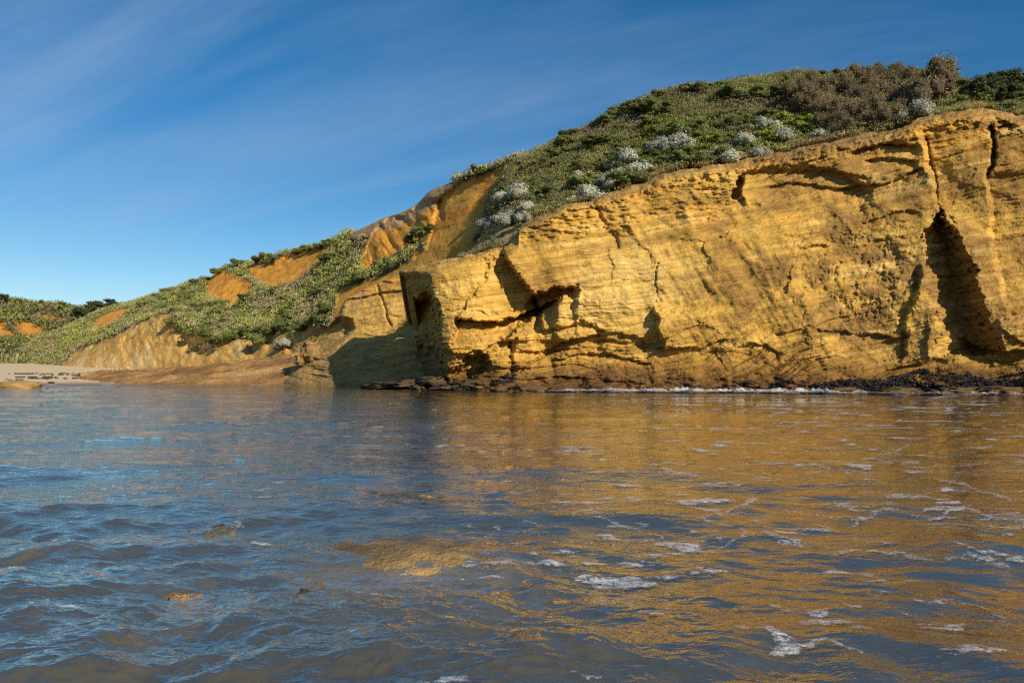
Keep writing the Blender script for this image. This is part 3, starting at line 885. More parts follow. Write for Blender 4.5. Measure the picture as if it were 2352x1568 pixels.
no = fbm(xo * 0.3, zo * 0.5, 7.0, 4); nob = fbm(xo * 1.1, zo * 1.5, 8.0, 3)
co = np.zeros(PO.shape) + np.array([0.54, 0.335, 0.085])
co = mixc3(co, np.array([0.54, 0.26, 0.05]), sst(720, 640, qy) * 0.6)
co = mixc3(co, np.array([0.34, 0.225, 0.10]), sst(0.0, 0.6, no + .3 * nob) * 0.8)
co = mixc3(co, np.array([0.26, 0.18, 0.085]), 0.7 * sst(740, 860, qy))
wo = sst(0.5, 0.05, zo)
co = mixc3(co, np.array([0.15, 0.095, 0.04]), 0.6 * wo)
outc = link('rock_slab', mesh_from('rock_slab', PO.reshape(-1, 3), grid_faces(nvo, nuo), co.reshape(-1, 3), True, {'wet': wo * .6}), M_ROCK)
tag(outc, 'tan sandstone slab sloping to the sea behind the cliff nose', None, None, 'structure')

# ------------------------------------------------------------------ low brown platform in front of the beach
nup, nvp = 400, 110
usp = np.linspace(185, 740, nup)
PF_F = [(185, 868, 72), (215, 880, 68), (300, 887, 62.5), (420, 888, 61), (520, 880, 62), (600, 872, 62), (680, 862, 62), (740, 858, 62)]
PF_M = [(185, 862, 74), (215, 864, 71), (300, 862, 66.5), (420, 856, 65), (520, 852, 65.5), (600, 846, 65.5), (680, 835, 66), (740, 830, 66)]
PF_T = [(185, 862, 76), (215, 858, 75), (300, 854, 71), (420, 846, 69.5), (520, 838, 69.5), (600, 828, 69.5), (680, 815, 69.5), (740, 812, 69)]
a, b, c_ = [np.array(row(p, usp, 10)).T for p in (PF_F, PF_M, PF_T)]
und = a.copy(); und[:, 2] -= 1.2; und[:, 1] = HY + 1.6 / und[:, 2] * F
bk = c_.copy(); bk[:, 2] += 8; bk[:, 1] = HY - ((HY - c_[:, 1]) / F * c_[:, 2] - 0.3) / bk[:, 2] * F
PP = gmesh(cat(np.stack([und, a, b, c_, bk], 0), nvp, 0.3, [0, 0.12, 0.5, 0.85, 1]))
xp, yp, zp = PP[..., 0], PP[..., 1], PP[..., 2]
PP[..., 2] += (0.24 * np.tanh(2.5 * fbm(xp * 0.16, yp * 0.6, 1.0, 5, 0.6)) + 0.16 * fbm(xp * 0.6, yp * 1.4, 2.0, 4, 0.6)) * sst(0, 8, np.arange(nvp))[:, None]
npn = fbm(xp * 0.2, yp * 0.6, 7.0, 4)
cp = mixc3(np.zeros(PP.shape) + np.array([0.33, 0.185, 0.065]), np.array([0.20, 0.115, 0.045]), sst(-0.2, 0.6, npn))
cp = mixc3(cp, np.array([0.40, 0.26, 0.11]), sst(0.0, 0.5, -npn) * 0.6)
wp = sst(0.5, 0.0, zp)
cp = mixc3(cp, np.array([0.13, 0.075, 0.035]), 0.6 * wp)
plat = link('rock_platform', mesh_from('rock_platform', PP.reshape(-1, 3), grid_faces(nvp, nup), cp.reshape(-1, 3), True, {'wet': wp * .5}), M_ROCK)
tag(plat, 'low brown rock platform between beach and hillside', None, None, 'structure')

# ------------------------------------------------------------------ beach and sea bed: one sheet to the horizon
def mat_sand():
    t = NT('beach_sand')
    geo = t.new('ShaderNodeNewGeometry'); pos = geo.outputs['Position']
    sp = t.new('ShaderNodeSeparateXYZ'); t.l.new(pos, sp.inputs[0])
    n = t.noise(pos, 0.8, 5, 0.6); g = t.noise(pos, 14, 4, 0.7)
    wetf = t.ramp(t.math('ADD', sp.outputs[2], t.math('MULTIPLY', n, 0.25)), 0.2, 0.42)
    dry = t.mix(g, (0.54, 0.40, 0.235, 1), (0.66, 0.51, 0.31, 1))
    wetc = t.mix(n, (0.20, 0.125, 0.07, 1), (0.27, 0.175, 0.10, 1))
    bedf = t.ramp(sp.outputs[2], -0.45, -0.05)
    bedc = t.mix(t.noise(pos, 2.2, 5, 0.65), (0.035, 0.032, 0.022, 1), (0.13, 0.095, 0.05, 1))
    col = t.mix(bedf, bedc, t.mix(wetf, wetc, dry))
    b = t.new('ShaderNodeBsdfPrincipled')
    t.l.new(col, b.inputs['Base Color'])
    t.l.new(t.ramp(wetf, 0, 1, 0.5, 0.95), b.inputs['Roughness'])
    bp = t.new('ShaderNodeBump'); bp.inputs['Strength'].default_value = 0.3; bp.inputs['Distance'].default_value = 0.05
    t.l.new(g, bp.inputs['Height']); t.l.new(bp.outputs[0], b.inputs['Normal'])
    t.l.new(b.outputs[0], t.out.inputs[0])
    return t.m


M_SAND = mat_sand()
sx = np.concatenate([[-3000, -900, -300], np.linspace(-150, 90, 241), [300, 900, 3000]])
sy = np.concatenate([[-400, -60], np.geomspace(0.3, 45, 90), np.linspace(45.5, 140, 180), [300, 900, 3000]])
SX, SY = np.meshgrid(sx, sy)
shore = np.interp(SX, [-150, -45, -25, -15, -8, 0, 90], [56, 60, 61.5, 59, 55, 60, 60])
dsh = SY - shore
SZ = np.where(dsh > 0, np.clip(dsh, 0, 60) * 0.045 - 0.02, np.maximum(dsh * 0.05, -0.55))
SZ = SZ + 0.09 * fbm(SX * 0.35, SY * 0.35, 2.0, 3) * sst(-40, -5, dsh) * (1 - sst(20, 60, dsh)) + 0.10 * fbm(SX * 1.1, SY * 1.1, 4.0, 3) * (dsh < -8)
beach = link('beach', mesh_from('beach', np.stack([SX, SY, SZ], -1).reshape(-1, 3), grid_faces(*SX.shape)), M_SAND)
tag(beach, 'pale sand beach sloping under the shallow sea', None, None, 'structure')

# ------------------------------------------------------------------ sea
print('sea')
wr = np.random.default_rng(21)
WAVES = []
for k in range(64):
    lam = 0.16 * (3.6 / 0.16) ** (k / 63.0) * wr.uniform(0.9, 1.1)
    ang = wr.normal(math.radians(96), math.radians(34 if lam < 1 else 24))
    WAVES.append((lam, math.cos(ang) * 2 * math.pi / lam, math.sin(ang) * 2 * math.pi / lam, wr.uniform(0, 6.283)))


def sea_height(x, y, spacing):
    ch = 0.42 + 0.75 * sst(0.3, -0.9, x - 0.12 * y) * sst(9, 2.5, y) + 0.35 * sst(7, 2, y)
    ch = ch * (0.85 + 0.5 * fbm(x * 0.35, y * 0.35, 3.0, 2))
    wxx = x + 0.25 * fbm(x * 0.6, y * 0.6, 1.0, 2); wyy = y + 0.25 * fbm(x * 0.6, y * 0.6, 5.0, 2)
    h = np.zeros_like(x)
    calm = 1 - 0.7 * np.exp(-(((x + 0.6) / 0.75) ** 2 + ((y - 4.15) / 0.8) ** 2))
    for lam, kx, ky, ph in WAVES:
        att = sst(2.0, 4.5, lam / spacing)
        s_ = np.sin(kx * wxx + ky * wyy + ph)
        h += 0.0052 * lam ** 0.85 * att * sst(30, 6, y) ** 0.4 * calm * (s_ + 0.25 * (s_ * s_))
    h = h * ch
    # the sea heaps up over the big slab
    h += 0.015 * np.exp(-(np.abs((x + 0.56) / 0.62) ** 3 + np.abs((y - 3.95) / 0.56) ** 3))
    # long swell
    h += 0.018 * np.sin(1.05 * y + 0.25 * x + 0.8 * fbm(x * 0.15, y * 0.15, 8.0, 2)) * sst(1.5, 4, y)
    # curls of chop close to the camera
    near = sst(5.5, 2.6, y)
    att2 = sst(2.0, 4.0, 0.35 / spacing)
    h += near * att2 * 0.022 * ridged(x * 1.9 + 0.3 * y, y * 3.0, 2.0, 4) * sst(1.6, -0.6, x - 0.1 * y)
    return h


NSIDE = 60
NCC0 = 640
pyr = np.concatenate([np.linspace(1700, 880, 430), np.linspace(878.5, 868, 45)])
Yr = np.concatenate([np.linspace(-14, F * CAMH / (1700 - HY), 26)[:-1], F * CAMH / (pyr - HY)])
NR = len(Yr); NCc = NCC0 + 2 * NSIDE
wid = np.maximum(Yr, 1.9)[:, None]
sd = np.linspace(0, 1, NSIDE + 1)[1:] ** 2.2 * 38
mid_x = wid * np.linspace(-0.84, 0.84, NCC0)[None, :]
WX = np.concatenate([mid_x[:, :1] - sd[::-1][None, :], mid_x, mid_x[:, -1:] + sd[None, :]], 1)
WY = np.repeat(Yr[:, None], NCc, 1)
spac = np.maximum(np.abs(np.gradient(Yr))[:, None], np.abs(np.gradient(WX, axis=1)))
WZ = sea_height(WX, WY, spac)
Vw = np.stack([WX, WY, WZ], -1)
# a closed body: skirts and a floor below the sea bed
Fw = grid_faces(NR, NCc)
idx = np.arange(NR * NCc).reshape(NR, NCc)
ring = np.concatenate([idx[0, :], idx[1:, -1], idx[-1, -2::-1], idx[-2:0:-1, 0]])
low = Vw.reshape(-1, 3)[ring].copy(); low[:, 2] = -4
nb = NR * NCc
li = nb + np.arange(len(ring))
skirt = np.stack([li, np.roll(li, -1), np.roll(ring, -1), ring], -1)
half = len(ring) // 2
strip = []
L_ = len(ring)
# floor strips between the near and far edge
near_i = li[:NCc]; far_i = li[NCc - 1 + NR - 1: NCc - 1 + NR - 1 + NCc][::-1]
floor_q = np.stack([far_i[:-1], far_i[1:], near_i[1:], near_i[:-1]], -1)
Vs = np.concatenate([Vw.reshape(-1, 3), low])
Fs = np.concatenate([Fw, skirt, floor_q])


def mat_water():
    t = NT('sea_water')
    geo = t.new('ShaderNodeNewGeometry'); pos = geo.outputs['Position']
    r1 = t.noise(pos, 1.0, 5, 0.6, 0.4, (2.2, 5.5, 1.0), (0, 0, math.radians(6)))
    r2 = t.noise(pos, 1.0, 4, 0.6, 0.6, (7.0, 15.0, 1.0), (0, 0, math.radians(-10)))
    r3 = t.noise(pos, 1.0, 3, 0.5, 0.0, (0.5, 1.3, 1.0), (0, 0, math.radians(4)))
    h = t.math('ADD', t.math('MULTIPLY', r1, 0.062), t.math('ADD', t.math('MULTIPLY', r2, 0.026), t.math('MULTIPLY', r3, 0.085)))
    sp = t.new('ShaderNodeSeparateXYZ'); t.l.new(pos, sp.inputs[0])
    lee = t.ramp(t.math('SUBTRACT', sp.outputs[0], t.math('MULTIPLY', sp.outputs[1], -0.05)), -3.0, 2.5, 0.5, 0.27)   # calmer in the lee of the cliff
    bp = t.new('ShaderNodeBump'); t.l.new(lee, bp.inputs['Strength']); bp.inputs['Distance'].default_value = 1.0
    t.l.new(h, bp.inputs['Height'])
    lw = t.new('ShaderNodeLayerWeight'); lw.inputs['Blend'].default_value = 0.5
    t.l.new(bp.outputs[0], lw.inputs['Normal'])
    fres = t.math('ADD', 0.02, t.math('MULTIPLY', 0.98, t.math('POWER', lw.outputs['Facing'], 1.8)))
    gl = t.new('ShaderNodeBsdfGlossy'); gl.inputs['Roughness'].default_value = 0.015; gl.inputs['Color'].default_value = (0.98, 0.93, 0.83, 1)
    t.l.new(bp.outputs[0], gl.inputs['Normal'])
    tr = t.new('ShaderNodeBsdfTransparent'); tr.inputs['Color'].default_value = (0.93, 0.95, 0.93, 1)
    df = t.new('ShaderNodeBsdfDiffuse'); df.inputs['Color'].default_value = (0.33, 0.31, 0.24, 1)
    mm = t.new('ShaderNodeMixShader'); mm.inputs[0].default_value = 0.2
    t.l.new(tr.outputs[0], mm.inputs[1]); t.l.new(df.outputs[0], mm.inputs[2])
    mx = t.new('ShaderNodeMixShader')
    t.l.new(fres, mx.inputs[0]); t.l.new(mm.outputs[0], mx.inputs[1]); t.l.new(gl.outputs[0], mx.inputs[2])
    t.l.new(mx.outputs[0], t.out.inputs[0])
    va = t.new('ShaderNodeVolumeAbsorption'); va.inputs['Color'].default_value = (0.50, 0.52, 0.36, 1); va.inputs['Density'].default_value = 3.4
    t.l.new(va.outputs[0], t.out.inputs['Volume'])
    return t.m


M_WATER = mat_water()
sea = link('sea', mesh_from('sea', Vs, Fs), M_WATER)
tag(sea, 'rippled sea reflecting blue sky and golden cliff', None, None, 'structure')

# ------------------------------------------------------------------ rocks
ORD = ['first', 'second', 'third', 'fourth', 'fifth', 'sixth', 'seventh', 'eighth', 'ninth', 'tenth', 'eleventh', 'twelfth', 'thirteenth', 'fourteenth', 'fifteenth', 'sixteenth', 'seventeenth', 'eighteenth', 'nineteenth', 'twentieth']
print('rocks')
def ico(sub):
    import bmesh
    bm = bmesh.new(); bmesh.ops.create_icosphere(bm, subdivisions=sub, radius=1)
    V = np.array([v.co[:] for v in bm.verts]); Fc = np.array([[v.index for v in f.verts] for f in bm.faces]); bm.free()
    return V, Fc


ICO = ico(4); ICO3 = ico(3); ICO5 = ico(5)


def rock_mesh(name, seed, rx, ry, rz, col, rough=0.22, ledge=0.0, flat=1.0, wet=1.0, sub=ICO, jag=0.4):
    V, Fc = sub
    n = 0.6 * fbm(V[:, 0] * 1.1 + seed * 3.1, V[:, 1] * 1.1 + seed, V[:, 2] * 1.1, 3) + 0.35 * fbm(V[:, 0] * 3.3 + seed, V[:, 1] * 3.3, V[:, 2] * 3.3, 3)
    q = np.round(2.6 * fbm(V[:, 0] * 1.6 + seed, V[:, 1] * 1.6 - seed, V[:, 2] * 2.4, 3)) / 2.6
    P = V * (1 + rough * (n + 0.55 * jag * q + 0.3 * jag * fbm(V[:, 0] * 7, V[:, 1] * 7, V[:, 2] * 9 + seed, 3)))[:, None]
    if ledge:
        b = P[:, 2] * 5 + fbm(P[:, 0] * 2, P[:, 1] * 2, seed, 2)
        P[:, :2] *= (1 + ledge * np.sin(b * 2.2))[:, None]
    P[:, 2] = np.sign(P[:, 2]) * np.abs(P[:, 2]) ** flat
    P = P * np.array([rx, ry, rz])
    c = np.array(col)[None, :] * (1 + 0.35 * fbm(V[:, 0] * 2.3, V[:, 1] * 2.3 + seed, V[:, 2] * 2.3, 4))[:, None]
    return mesh_from(name, P, Fc, np.clip(c, 0.005, 1), True, {'wet': np.full(len(V), wet)})


def gnd(px, Y, z=0.0):
    return ((px - CX) / F * Y, Y, z)


M_WETROCK = mat_rock('wet_sandstone', 0.5, True, 0.6, 0.4)
SUB = [  # px, Y, top z, rx, ry, rz, label, colour
    (915, 3.9, 0.085, 0.80, 0.58, 0.36, 'large golden rock slab just under the clear water in the foreground', (0.25, 0.155, 0.052)),
    (352, 3.62, 0.045, 0.33, 0.26, 0.32, 'mottled brown rock awash left of the large golden slab', (0.26, 0.18, 0.075)),
    (422, 3.06, 0.085, 0.105, 0.10, 0.30, 'small orange stone breaking the surface nearest the camera', (0.46, 0.26, 0.08)),
    (715, 3.12, 0.075, 0.19, 0.10, 0.30, 'dark weedy rock edge breaking the surface in front of golden slab', (0.09, 0.075, 0.04)),
    (130, 4.30, 0.03, 0.46, 0.26, 0.30, 'brown rock awash at the left edge of the foreground water', (0.20, 0.15, 0.085)),
    (470, 4.75, 0.02, 0.52, 0.24, 0.30, 'low dark rock under a ripple behind the mottled brown rock', (0.17, 0.14, 0.08)),
    (150, 2.98, 0.05, 0.20, 0.07, 0.28, 'thin brown rock edge at the lower left of the water', (0.16, 0.11, 0.05)),
    (318, 2.82, 0.04, 0.11, 0.12, 0.28, 'dark brown stone under the choppy water at lower left', (0.17, 0.10, 0.04)),
    (520, 3.22, 0.05, 0.12, 0.08, 0.28, 'small dark brown rock awash between orange stone and weedy edge', (0.17, 0.115, 0.05)),
]
ROCKS = []
for k, (px, Y, top, rx, ry, rz, lab, c) in enumerate(SUB):
    x, y, _ = gnd(px, Y)
    me = rock_mesh('submerged_rock', 5 + k * 1.7, rx, ry, min(rz, 0.9 * rx), c, 0.34 if k else 0.2, 0.03, 0.8 if k else 0.62, 1.0 if k else 0.45, ICO5, 1.0 if k else 0.9)
    zs = np.empty(len(me.vertices) * 3, np.float32); me.vertices.foreach_get('co', zs)
    o = link('submerged_rock', me, M_WETROCK, None, (x, y, top - zs.reshape(-1, 3)[:, 2].max()), 0.3 * math.sin(k * 2.1))
    tag(o, lab, 'rock', 'rocks awash in the foreground')
    ROCKS.append((x, y, rx, ry))

bo = link('beach_boulder', rock_mesh('beach_boulder', 2.2, 1.45, 0.95, 0.42, (0.33, 0.21, 0.07), 0.16, 0.03, 0.8, 0.3), M_ROCK, None, gnd(40, 50.0, 0.12), 0.2)
tag(bo, 'rounded tan boulder standing in the sea off the left beach', 'boulder')
NOSE = [(905, 882, 47.6, 1.0, 'flat dark rock at the left end of the cliff nose foot'), (948, 878, 47.0, 1.05, 'dark rock under the shaded nose of the cliff'),
        (995, 872, 46.4, 1.1, 'dark tilted rock beside the cave at the nose foot'), (1040, 884, 44.8, 0.9, 'low weedy rock just in front of the cliff nose'),
        (1085, 876, 44.6, 0.8, 'black mussel covered rock below the small sea cave'), (968, 886, 46.2, 0.7, 'small wet rock at the waterline before the nose'),
        (1120, 889, 43.8, 0.75, 'small brown rock at the waterline right of the small sea cave'), (872, 884, 48.5, 0.8, 'outermost low rock left of the cliff nose')]
for k, (px, py, Y, r, lab) in enumerate(NOSE):
    x, y, z = unproj(np.array(px), np.array(py), np.array(Y))
    o = link('shore_rock', rock_mesh('shore_rock', 31 + k, r * 1.5, r, r * 0.28, (0.10, 0.07, 0.035) if k != 6 else (0.25, 0.15, 0.05), 0.42, 0.08, 0.8, 0.7, ICO, 1.3), M_ROCK, None, (float(x), float(y), float(z) - 0.1), k * 0.9)
    tag(o, lab, 'rock', 'rocks at the foot of the cliff nose')
for k, (px, py, Y, rx, rz, lab) in enumerate([(715, 808, 60.5, 0.75, 0.85, 'squat tan block at the lower left end of the rock slab'), (690, 826, 60.5, 0.5, 0.45, 'small dark stone left of the squat tan block')]):
    x, y, z = unproj(np.array(px), np.array(py), np.array(Y))
    o = link('shore_rock', rock_mesh('shore_rock', 51 + k, rx, rx * .9, rz, (0.30, 0.19, 0.075), 0.42, 0.05, 0.6, 0.0, ICO, 1.4), M_ROCK, None, (float(x), float(y), float(z)), k)
    tag(o, lab, 'rock')

for k, (px, r) in enumerate([(1160, .5), (1215, .7), (1290, .45), (1392, .6), (1520, .55), (1600, .6), (1688, .5), (1790, .45), (1935, .5), (2060, .6), (2190, .7), (2300, .8)]):
    jc = int(np.argmin(np.abs(PX[60] - px)))
    colp = CLIFF_P[:NV, 25 + jc]; p = colp[int(np.argmin(np.abs(colp[:, 2] - 0.12)))]
    o = link('shore_rock', rock_mesh('shore_rock', 71 + k, r * 1.7, r * 0.9, r * 0.34, (0.12, 0.072, 0.028), 0.42, 0.08, 0.7, 0.8, ICO, 1.3), M_ROCK, None, (p[0], p[1] - 0.3 * r, 0.12), 0.3 * math.sin(k * 1.9))
    tag(o, ORD[k] + ' low wet brown rock from the left along the golden cliff foot', 'rock', 'rocks along the cliff foot')
# mussels and weed crusted along the cliff foot
def octa_stuff(name, pts, size, col, seed=1, flat=0.6):
    r = np.random.default_rng(seed)
    base = np.array([[1, 0, 0], [0, 1, 0], [-1, 0, 0], [0, -1, 0], [0, 0, 1], [0, 0, -1]], float)
    fc = np.array([[0, 1, 4], [1, 2, 4], [2, 3, 4], [3, 0, 4], [1, 0, 5], [2, 1, 5], [3, 2, 5], [0, 3, 5]])
    n = len(pts)
    s_ = size * r.uniform(0.5, 1.5, (n, 1, 1)) * np.array([1, 1, flat]) * r.uniform(0.7, 1.3, (n, 1, 3))
    a = r.uniform(0, 6.28, n); ca, sa = np.cos(a), np.sin(a)
    B = base[None] * s_ + r.normal(0, 0.18, (n, 6, 3)) * size
    X = B[..., 0] * ca[:, None] - B[..., 1] * sa[:, None]; Yv = B[..., 0] * sa[:, None] + B[..., 1] * ca[:, None]
    V = np.stack([X, Yv, B[..., 2]], -1) + pts[:, None, :]
    Fc = (fc[None] + 6 * np.arange(n)[:, None, None]).reshape(-1, 3)
    c = np.repeat(np.array(col)[None] * r.uniform(0.5, 1.7, (n, 1)), 6, 0)
    return mesh_from(name, V.reshape(-1, 3), Fc, c, False, {'wet': np.full(n * 6, 0.8)})


M_MUSSEL = mat_rock('mussel_crust', 0.3, False, 0.5)
Pf = CLIFF_P[:NV, 25:]
qfx, qfy = proj(Pf)
zf = Pf[..., 2]
nm = fbm(Pf[..., 0] * 0.55, Pf[..., 2] * 1.6, 77.0, 3)
top_l = np.interp(qfx, [1000, 1180, 1500, 1690, 1720, 1900, 2060, 2120, 2200, 2352, 2740], [0.3, 0.05, 0.05, 0.3, 0.62, 0.55, 0.85, 1.2, 1.05, 1.05, 1.0])
mm_ = (zf < top_l + 0.25 * nm) & (zf > np.where(qfx > 1690, 0.12, 0.0)) & (nm + 0.5 * fbm(Pf[..., 0] * 2.2, Pf[..., 2] * 5, 78.0, 3) > np.where(qfx > 1690, -0.22, 0.2))
extra_m = poly_soft(qfx, qfy, z3([(270, 1400), (300, 1360), (380, 1330), (440, 1335), (400, 1390)]), 6) > 0.5
ids = np.flatnonzero((mm_ | (extra_m & (nm > -0.2))).ravel())
pk = rng.choice(ids, min(15000, len(ids)), replace=True)
pts = Pf.reshape(-1, 3)[pk] + rng.normal(0, 0.03, (len(pk), 3)) + np.array([0, -0.03, 0])
mus = link('mussel_crust', octa_stuff('mussel_crust', pts, 0.055, (0.020, 0.017, 0.020)), M_MUSSEL)
tag(mus, 'black mussels and weed crusted along the cliff foot', 'mussels', None, 'stuff')
# wrack lines on the sand
wk = []
for (x0, x1, py) in ((20, 200, 858), (35, 130, 866), (0, 45, 880), (90, 200, 861), (150, 200, 864), (110, 125, 879), (10, 60, 872), (60, 190, 869)):
    n = int((x1 - x0) * 6)
    px = rng.uniform(x0, x1, n); q = py + 1.2 * fbm(px * 0.05, px * 0 + py, 0, 2) + rng.normal(0, 0.9, n)
    sg = fbm(px * 0.06, px * 0 + py * 3.0, 0, 2) > -0.15
    px, q = px[sg], q[sg]
    # meet the sand surface along the view line
    Yg = np.linspace(55, 125, 300)
    zline = CAMH - (q[:, None] - HY) / F * Yg[None]
    xg = (px[:, None] - CX) / F * Yg[None]
    shr = np.interp(xg, [-150, -45, -25, -15, -8, 0, 90], [56, 60, 61.5, 59, 55, 60, 60])
    zs_ = np.clip(Yg[None] - shr, 0, 60) * 0.045 - 0.02
    hit = np.argmax(zline < zs_, 1)
    ok = hit > 0
    Yh = Yg[hit]
    wk.append(np.stack([(px - CX) / F * Yh, Yh, zs_[np.arange(len(px)), hit] + 0.02], -1)[ok])
wk = np.concatenate(wk)
wr_ = link('seaweed_wrack', octa_stuff('seaweed_wrack', wk, 0.06, (0.04, 0.028, 0.018), 4, 0.22), M_MUSSEL)
tag(wr_, 'dark seaweed wrack strewn in lines on the left beach', 'seaweed', None, 'stuff')

# ------------------------------------------------------------------ foam
print('foam')
def z7(L): return [(1176 + a * 0.5, 865.5 + b * 0.5) for a, b in L]


WYs = np.maximum(WY, 1.2)
wpx = CX + WX / WYs * F; wpy = HY + CAMH / WYs * F
fw = 7 * fbm(wpx * 0.03, wpy * 0.06, 1.0, 3); fw2 = 4 * fbm(wpx * 0.03, wpy * 0.06, 9.0, 3)
fx, fy = wpx + fw, wpy + fw2
FM = np.zeros_like(WX)
PATCH = [[(1010, 1265), (1100, 1258), (1230, 1298), (1330, 1338), (1430, 1310), (1440, 1342), (1330, 1372), (1250, 1402), (1180, 1402), (1220, 1350), (1150, 1300), (1030, 1302)],
         [(1300, 1200), (1400, 1180), (1580, 1192), (1570, 1212), (1480, 1232), (1350, 1242)], [(1330, 1110), (1450, 1098), (1440, 1140), (1400, 1158), (1350, 1130)],
         [(1205, 745), (1330, 757), (1345, 792), (1240, 772)], [(1680, 565), (1740, 553), (1900, 558), (2010, 590), (1900, 577), (1760, 582)],
         [(1080, 672), (1130, 668), (1165, 688), (1110, 694)], [(550, 1122), (690, 1122), (690, 1138), (600, 1140)], [(380, 575), (450, 548), (485, 548), (440, 582)],
         [(1030, 625), (1090, 590), (1125, 592), (1080, 630)], [(1540, 1262), (1600, 1240), (1655, 1270), (1600, 1290)], [(2290, 840), (2350, 838), (2350, 866), (2260, 860)],
         [(380, 632), (500, 628), (490, 644), (400, 646)], [(-60, 1335), (60, 1345), (180, 1362), (60, 1366)], [(2100, 845), (2200, 850), (2280, 880), (2180, 872)]]
LINES = [([(1190, 1080), (1260, 1110), (1340, 1125)], 5), ([(1470, 817), (1600, 805), (1750, 822), (1930, 862)], 5), ([(1960, 490), (2070, 510), (2290, 577)], 4.5), ([(980, 650), (1030, 625), (1120, 592)], 4),
         ([(690, 450), (780, 470), (860, 475)], 4), ([(860, 420), (1230, 413), (1500, 432), (1650, 452)], 2.6), ([(900, 500), (1000, 495), (1060, 515)], 4), ([(2000, 862), (2100, 852), (2270, 876)], 5),
         ([(2020, 800), (2130, 832), (2340, 850)], 4.5), ([(1980, 640), (2090, 610), (2200, 655)], 4), ([(1570, 760), (1700, 770), (1745, 795)], 4), ([(1540, 695), (1600, 660), (1700, 620), (1770, 615)], 4),
         ([(2040, 700), (2170, 722)], 4), ([(1480, 1040), (1530, 1075), (1600, 1085)], 4), ([(190, 540), (280, 545)], 3.5), ([(180, 600), (300, 598)], 3.5), ([(280, 670), (340, 640), (380, 625)], 4),
         ([(1690, 350), (1830, 320)], 3), ([(1680, 405), (1860, 408)], 3), ([(2060, 330), (2200, 320)], 3), ([(1580, 1000), (1750, 1010)], 3.5), ([(1950, 170), (2300, 160)], 1.6), ([(200, 1290), (380, 1310)], 4),
         ([(1180, 180), (1290, 172)], 2.0), ([(740, 128), (900, 124)], 1.6), ([(1430, 1320), (1520, 1355), (1600, 1380)], 6), ([(1500, 1170), (1620, 1140)], 4)]
for p in PATCH:
    FM = np.maximum(FM, 0.72 * poly_soft(fx, fy, z7(p), 7))
for p, w in LINES:
    d = poly_dist(fx, fy, z7(p))
    FM = np.maximum(FM, 0.66 * np.exp(-(d / (w * (0.75 + 0.5 * perlin(fx * 0.05, fy * 0.05 + 3)))) ** 2))
# loose flecks, thicker towards the right
fl = fbm(WX * 2.6, WY * 5.2, 4.0, 4, 0.6) + 0.5 * fbm(WX * 0.7, WY * 1.2, 14.0, 2)
rightk = sst(1000, 1700, wpx) * sst(1640, 1350, wpy + 0.1 * wpx) 
FM = np.maximum(FM, sst(0.5, 0.95, fl + 0.16 * rightk - 0.25 * sst(1100, 300, wpx)) * sst(905, 930, wpy) * 0.85)
# streaks on the far right water
st = fbm(WX * 0.55, WY * 2.2, 24.0, 4, 0.6)
FM = np.maximum(FM, sst(0.55, 0.85, st + 0.25 * sst(1250, 2000, wpx)) * sst(1120, 1000, wpy) * sst(1050, 1350, wpx) * 0.8)
rd = 1 - 2 * np.abs(perlin(WX * 1.5 + 0.25 * fbm(WX * 3, WY * 3, 2.0, 2), WY * 2.3 + 0.25 * fbm(WX * 3, WY * 3, 12.0, 2), 33.0))
web = sst(0.80, 1.0, rd) * sst(0.0, 0.55, fbm(WX * 0.5, WY * 0.7, 43.0, 3) + 0.25 * sst(1200, 2100, wpx)) * sst(11, 6, WY) * sst(900, 1400, wpx)
FM = np.maximum(FM, 0.62 * web)
keep = FM > 0.12
kq = Fw.reshape(-1, 4)
kf = keep.ravel()[kq].any(1)
used = np.unique(kq[kf]); remap = np.full(NR * NCc, -1); remap[used] = np.arange(len(used))
Vf = Vw.reshape(-1, 3)[used].copy(); Vf[:, 2] += 0.004 + 0.006 * FM.ravel()[used]


def mat_foam():
    t = NT('sea_foam')
    geo = t.new('ShaderNodeNewGeometry'); pos = geo.outputs['Position']
    at = t.new('ShaderNodeAttribute'); at.attribute_name = 'foam'
    n = t.noise(pos, 14, 6, 0.72, 0.9, (1.0, 1.7, 1.0)); n2 = t.noise(pos, 55, 3, 0.6)
    vo = t.new('ShaderNodeTexVoronoi'); vo.inputs['Scale'].default_value = 26
    t.l.new(pos, vo.inputs['Vector'])
    hole = t.ramp(vo.outputs['Distance'], 0.12, 0.32, -0.3, 0.06)
    v = t.math('ADD', at.outputs['Fac'], t.math('ADD', t.ramp(n, 0.3, 0.7, -0.75, 0.42), t.math('ADD', t.ramp(n2, 0.3, 0.7, -0.25, 0.2), hole)))
    a = t.ramp(v, 0.22, 0.95, 0.0, 0.78)
    b = t.new('ShaderNodeBsdfPrincipled'); b.inputs['Base Color'].default_value = (0.55, 0.57, 0.60, 1); b.inputs['Roughness'].default_value = 0.7
    bp = t.new('ShaderNodeBump'); bp.inputs['Strength'].default_value = 0.5; bp.inputs['Distance'].default_value = 0.02
    t.l.new(n2, bp.inputs['Height']); t.l.new(bp.outputs[0], b.inputs['Normal'])
    tr = t.new('ShaderNodeBsdfTransparent')
    mx = t.new('ShaderNodeMixShader'); t.l.new(a, mx.inputs[0]); t.l.new(tr.outputs[0], mx.inputs[1]); t.l.new(b.outputs[0], mx.inputs[2])
    t.l.new(mx.outputs[0], t.out.inputs[0])
    return t.m


M_FOAM = mat_foam()
fo = link('sea_foam', mesh_from('sea_foam', Vf, remap[kq[kf]], None, True, {'foam': FM.ravel()[used]}), M_FOAM)
tag(fo, 'white foam patches and streaks floating on the sea', 'foam', None, 'stuff')
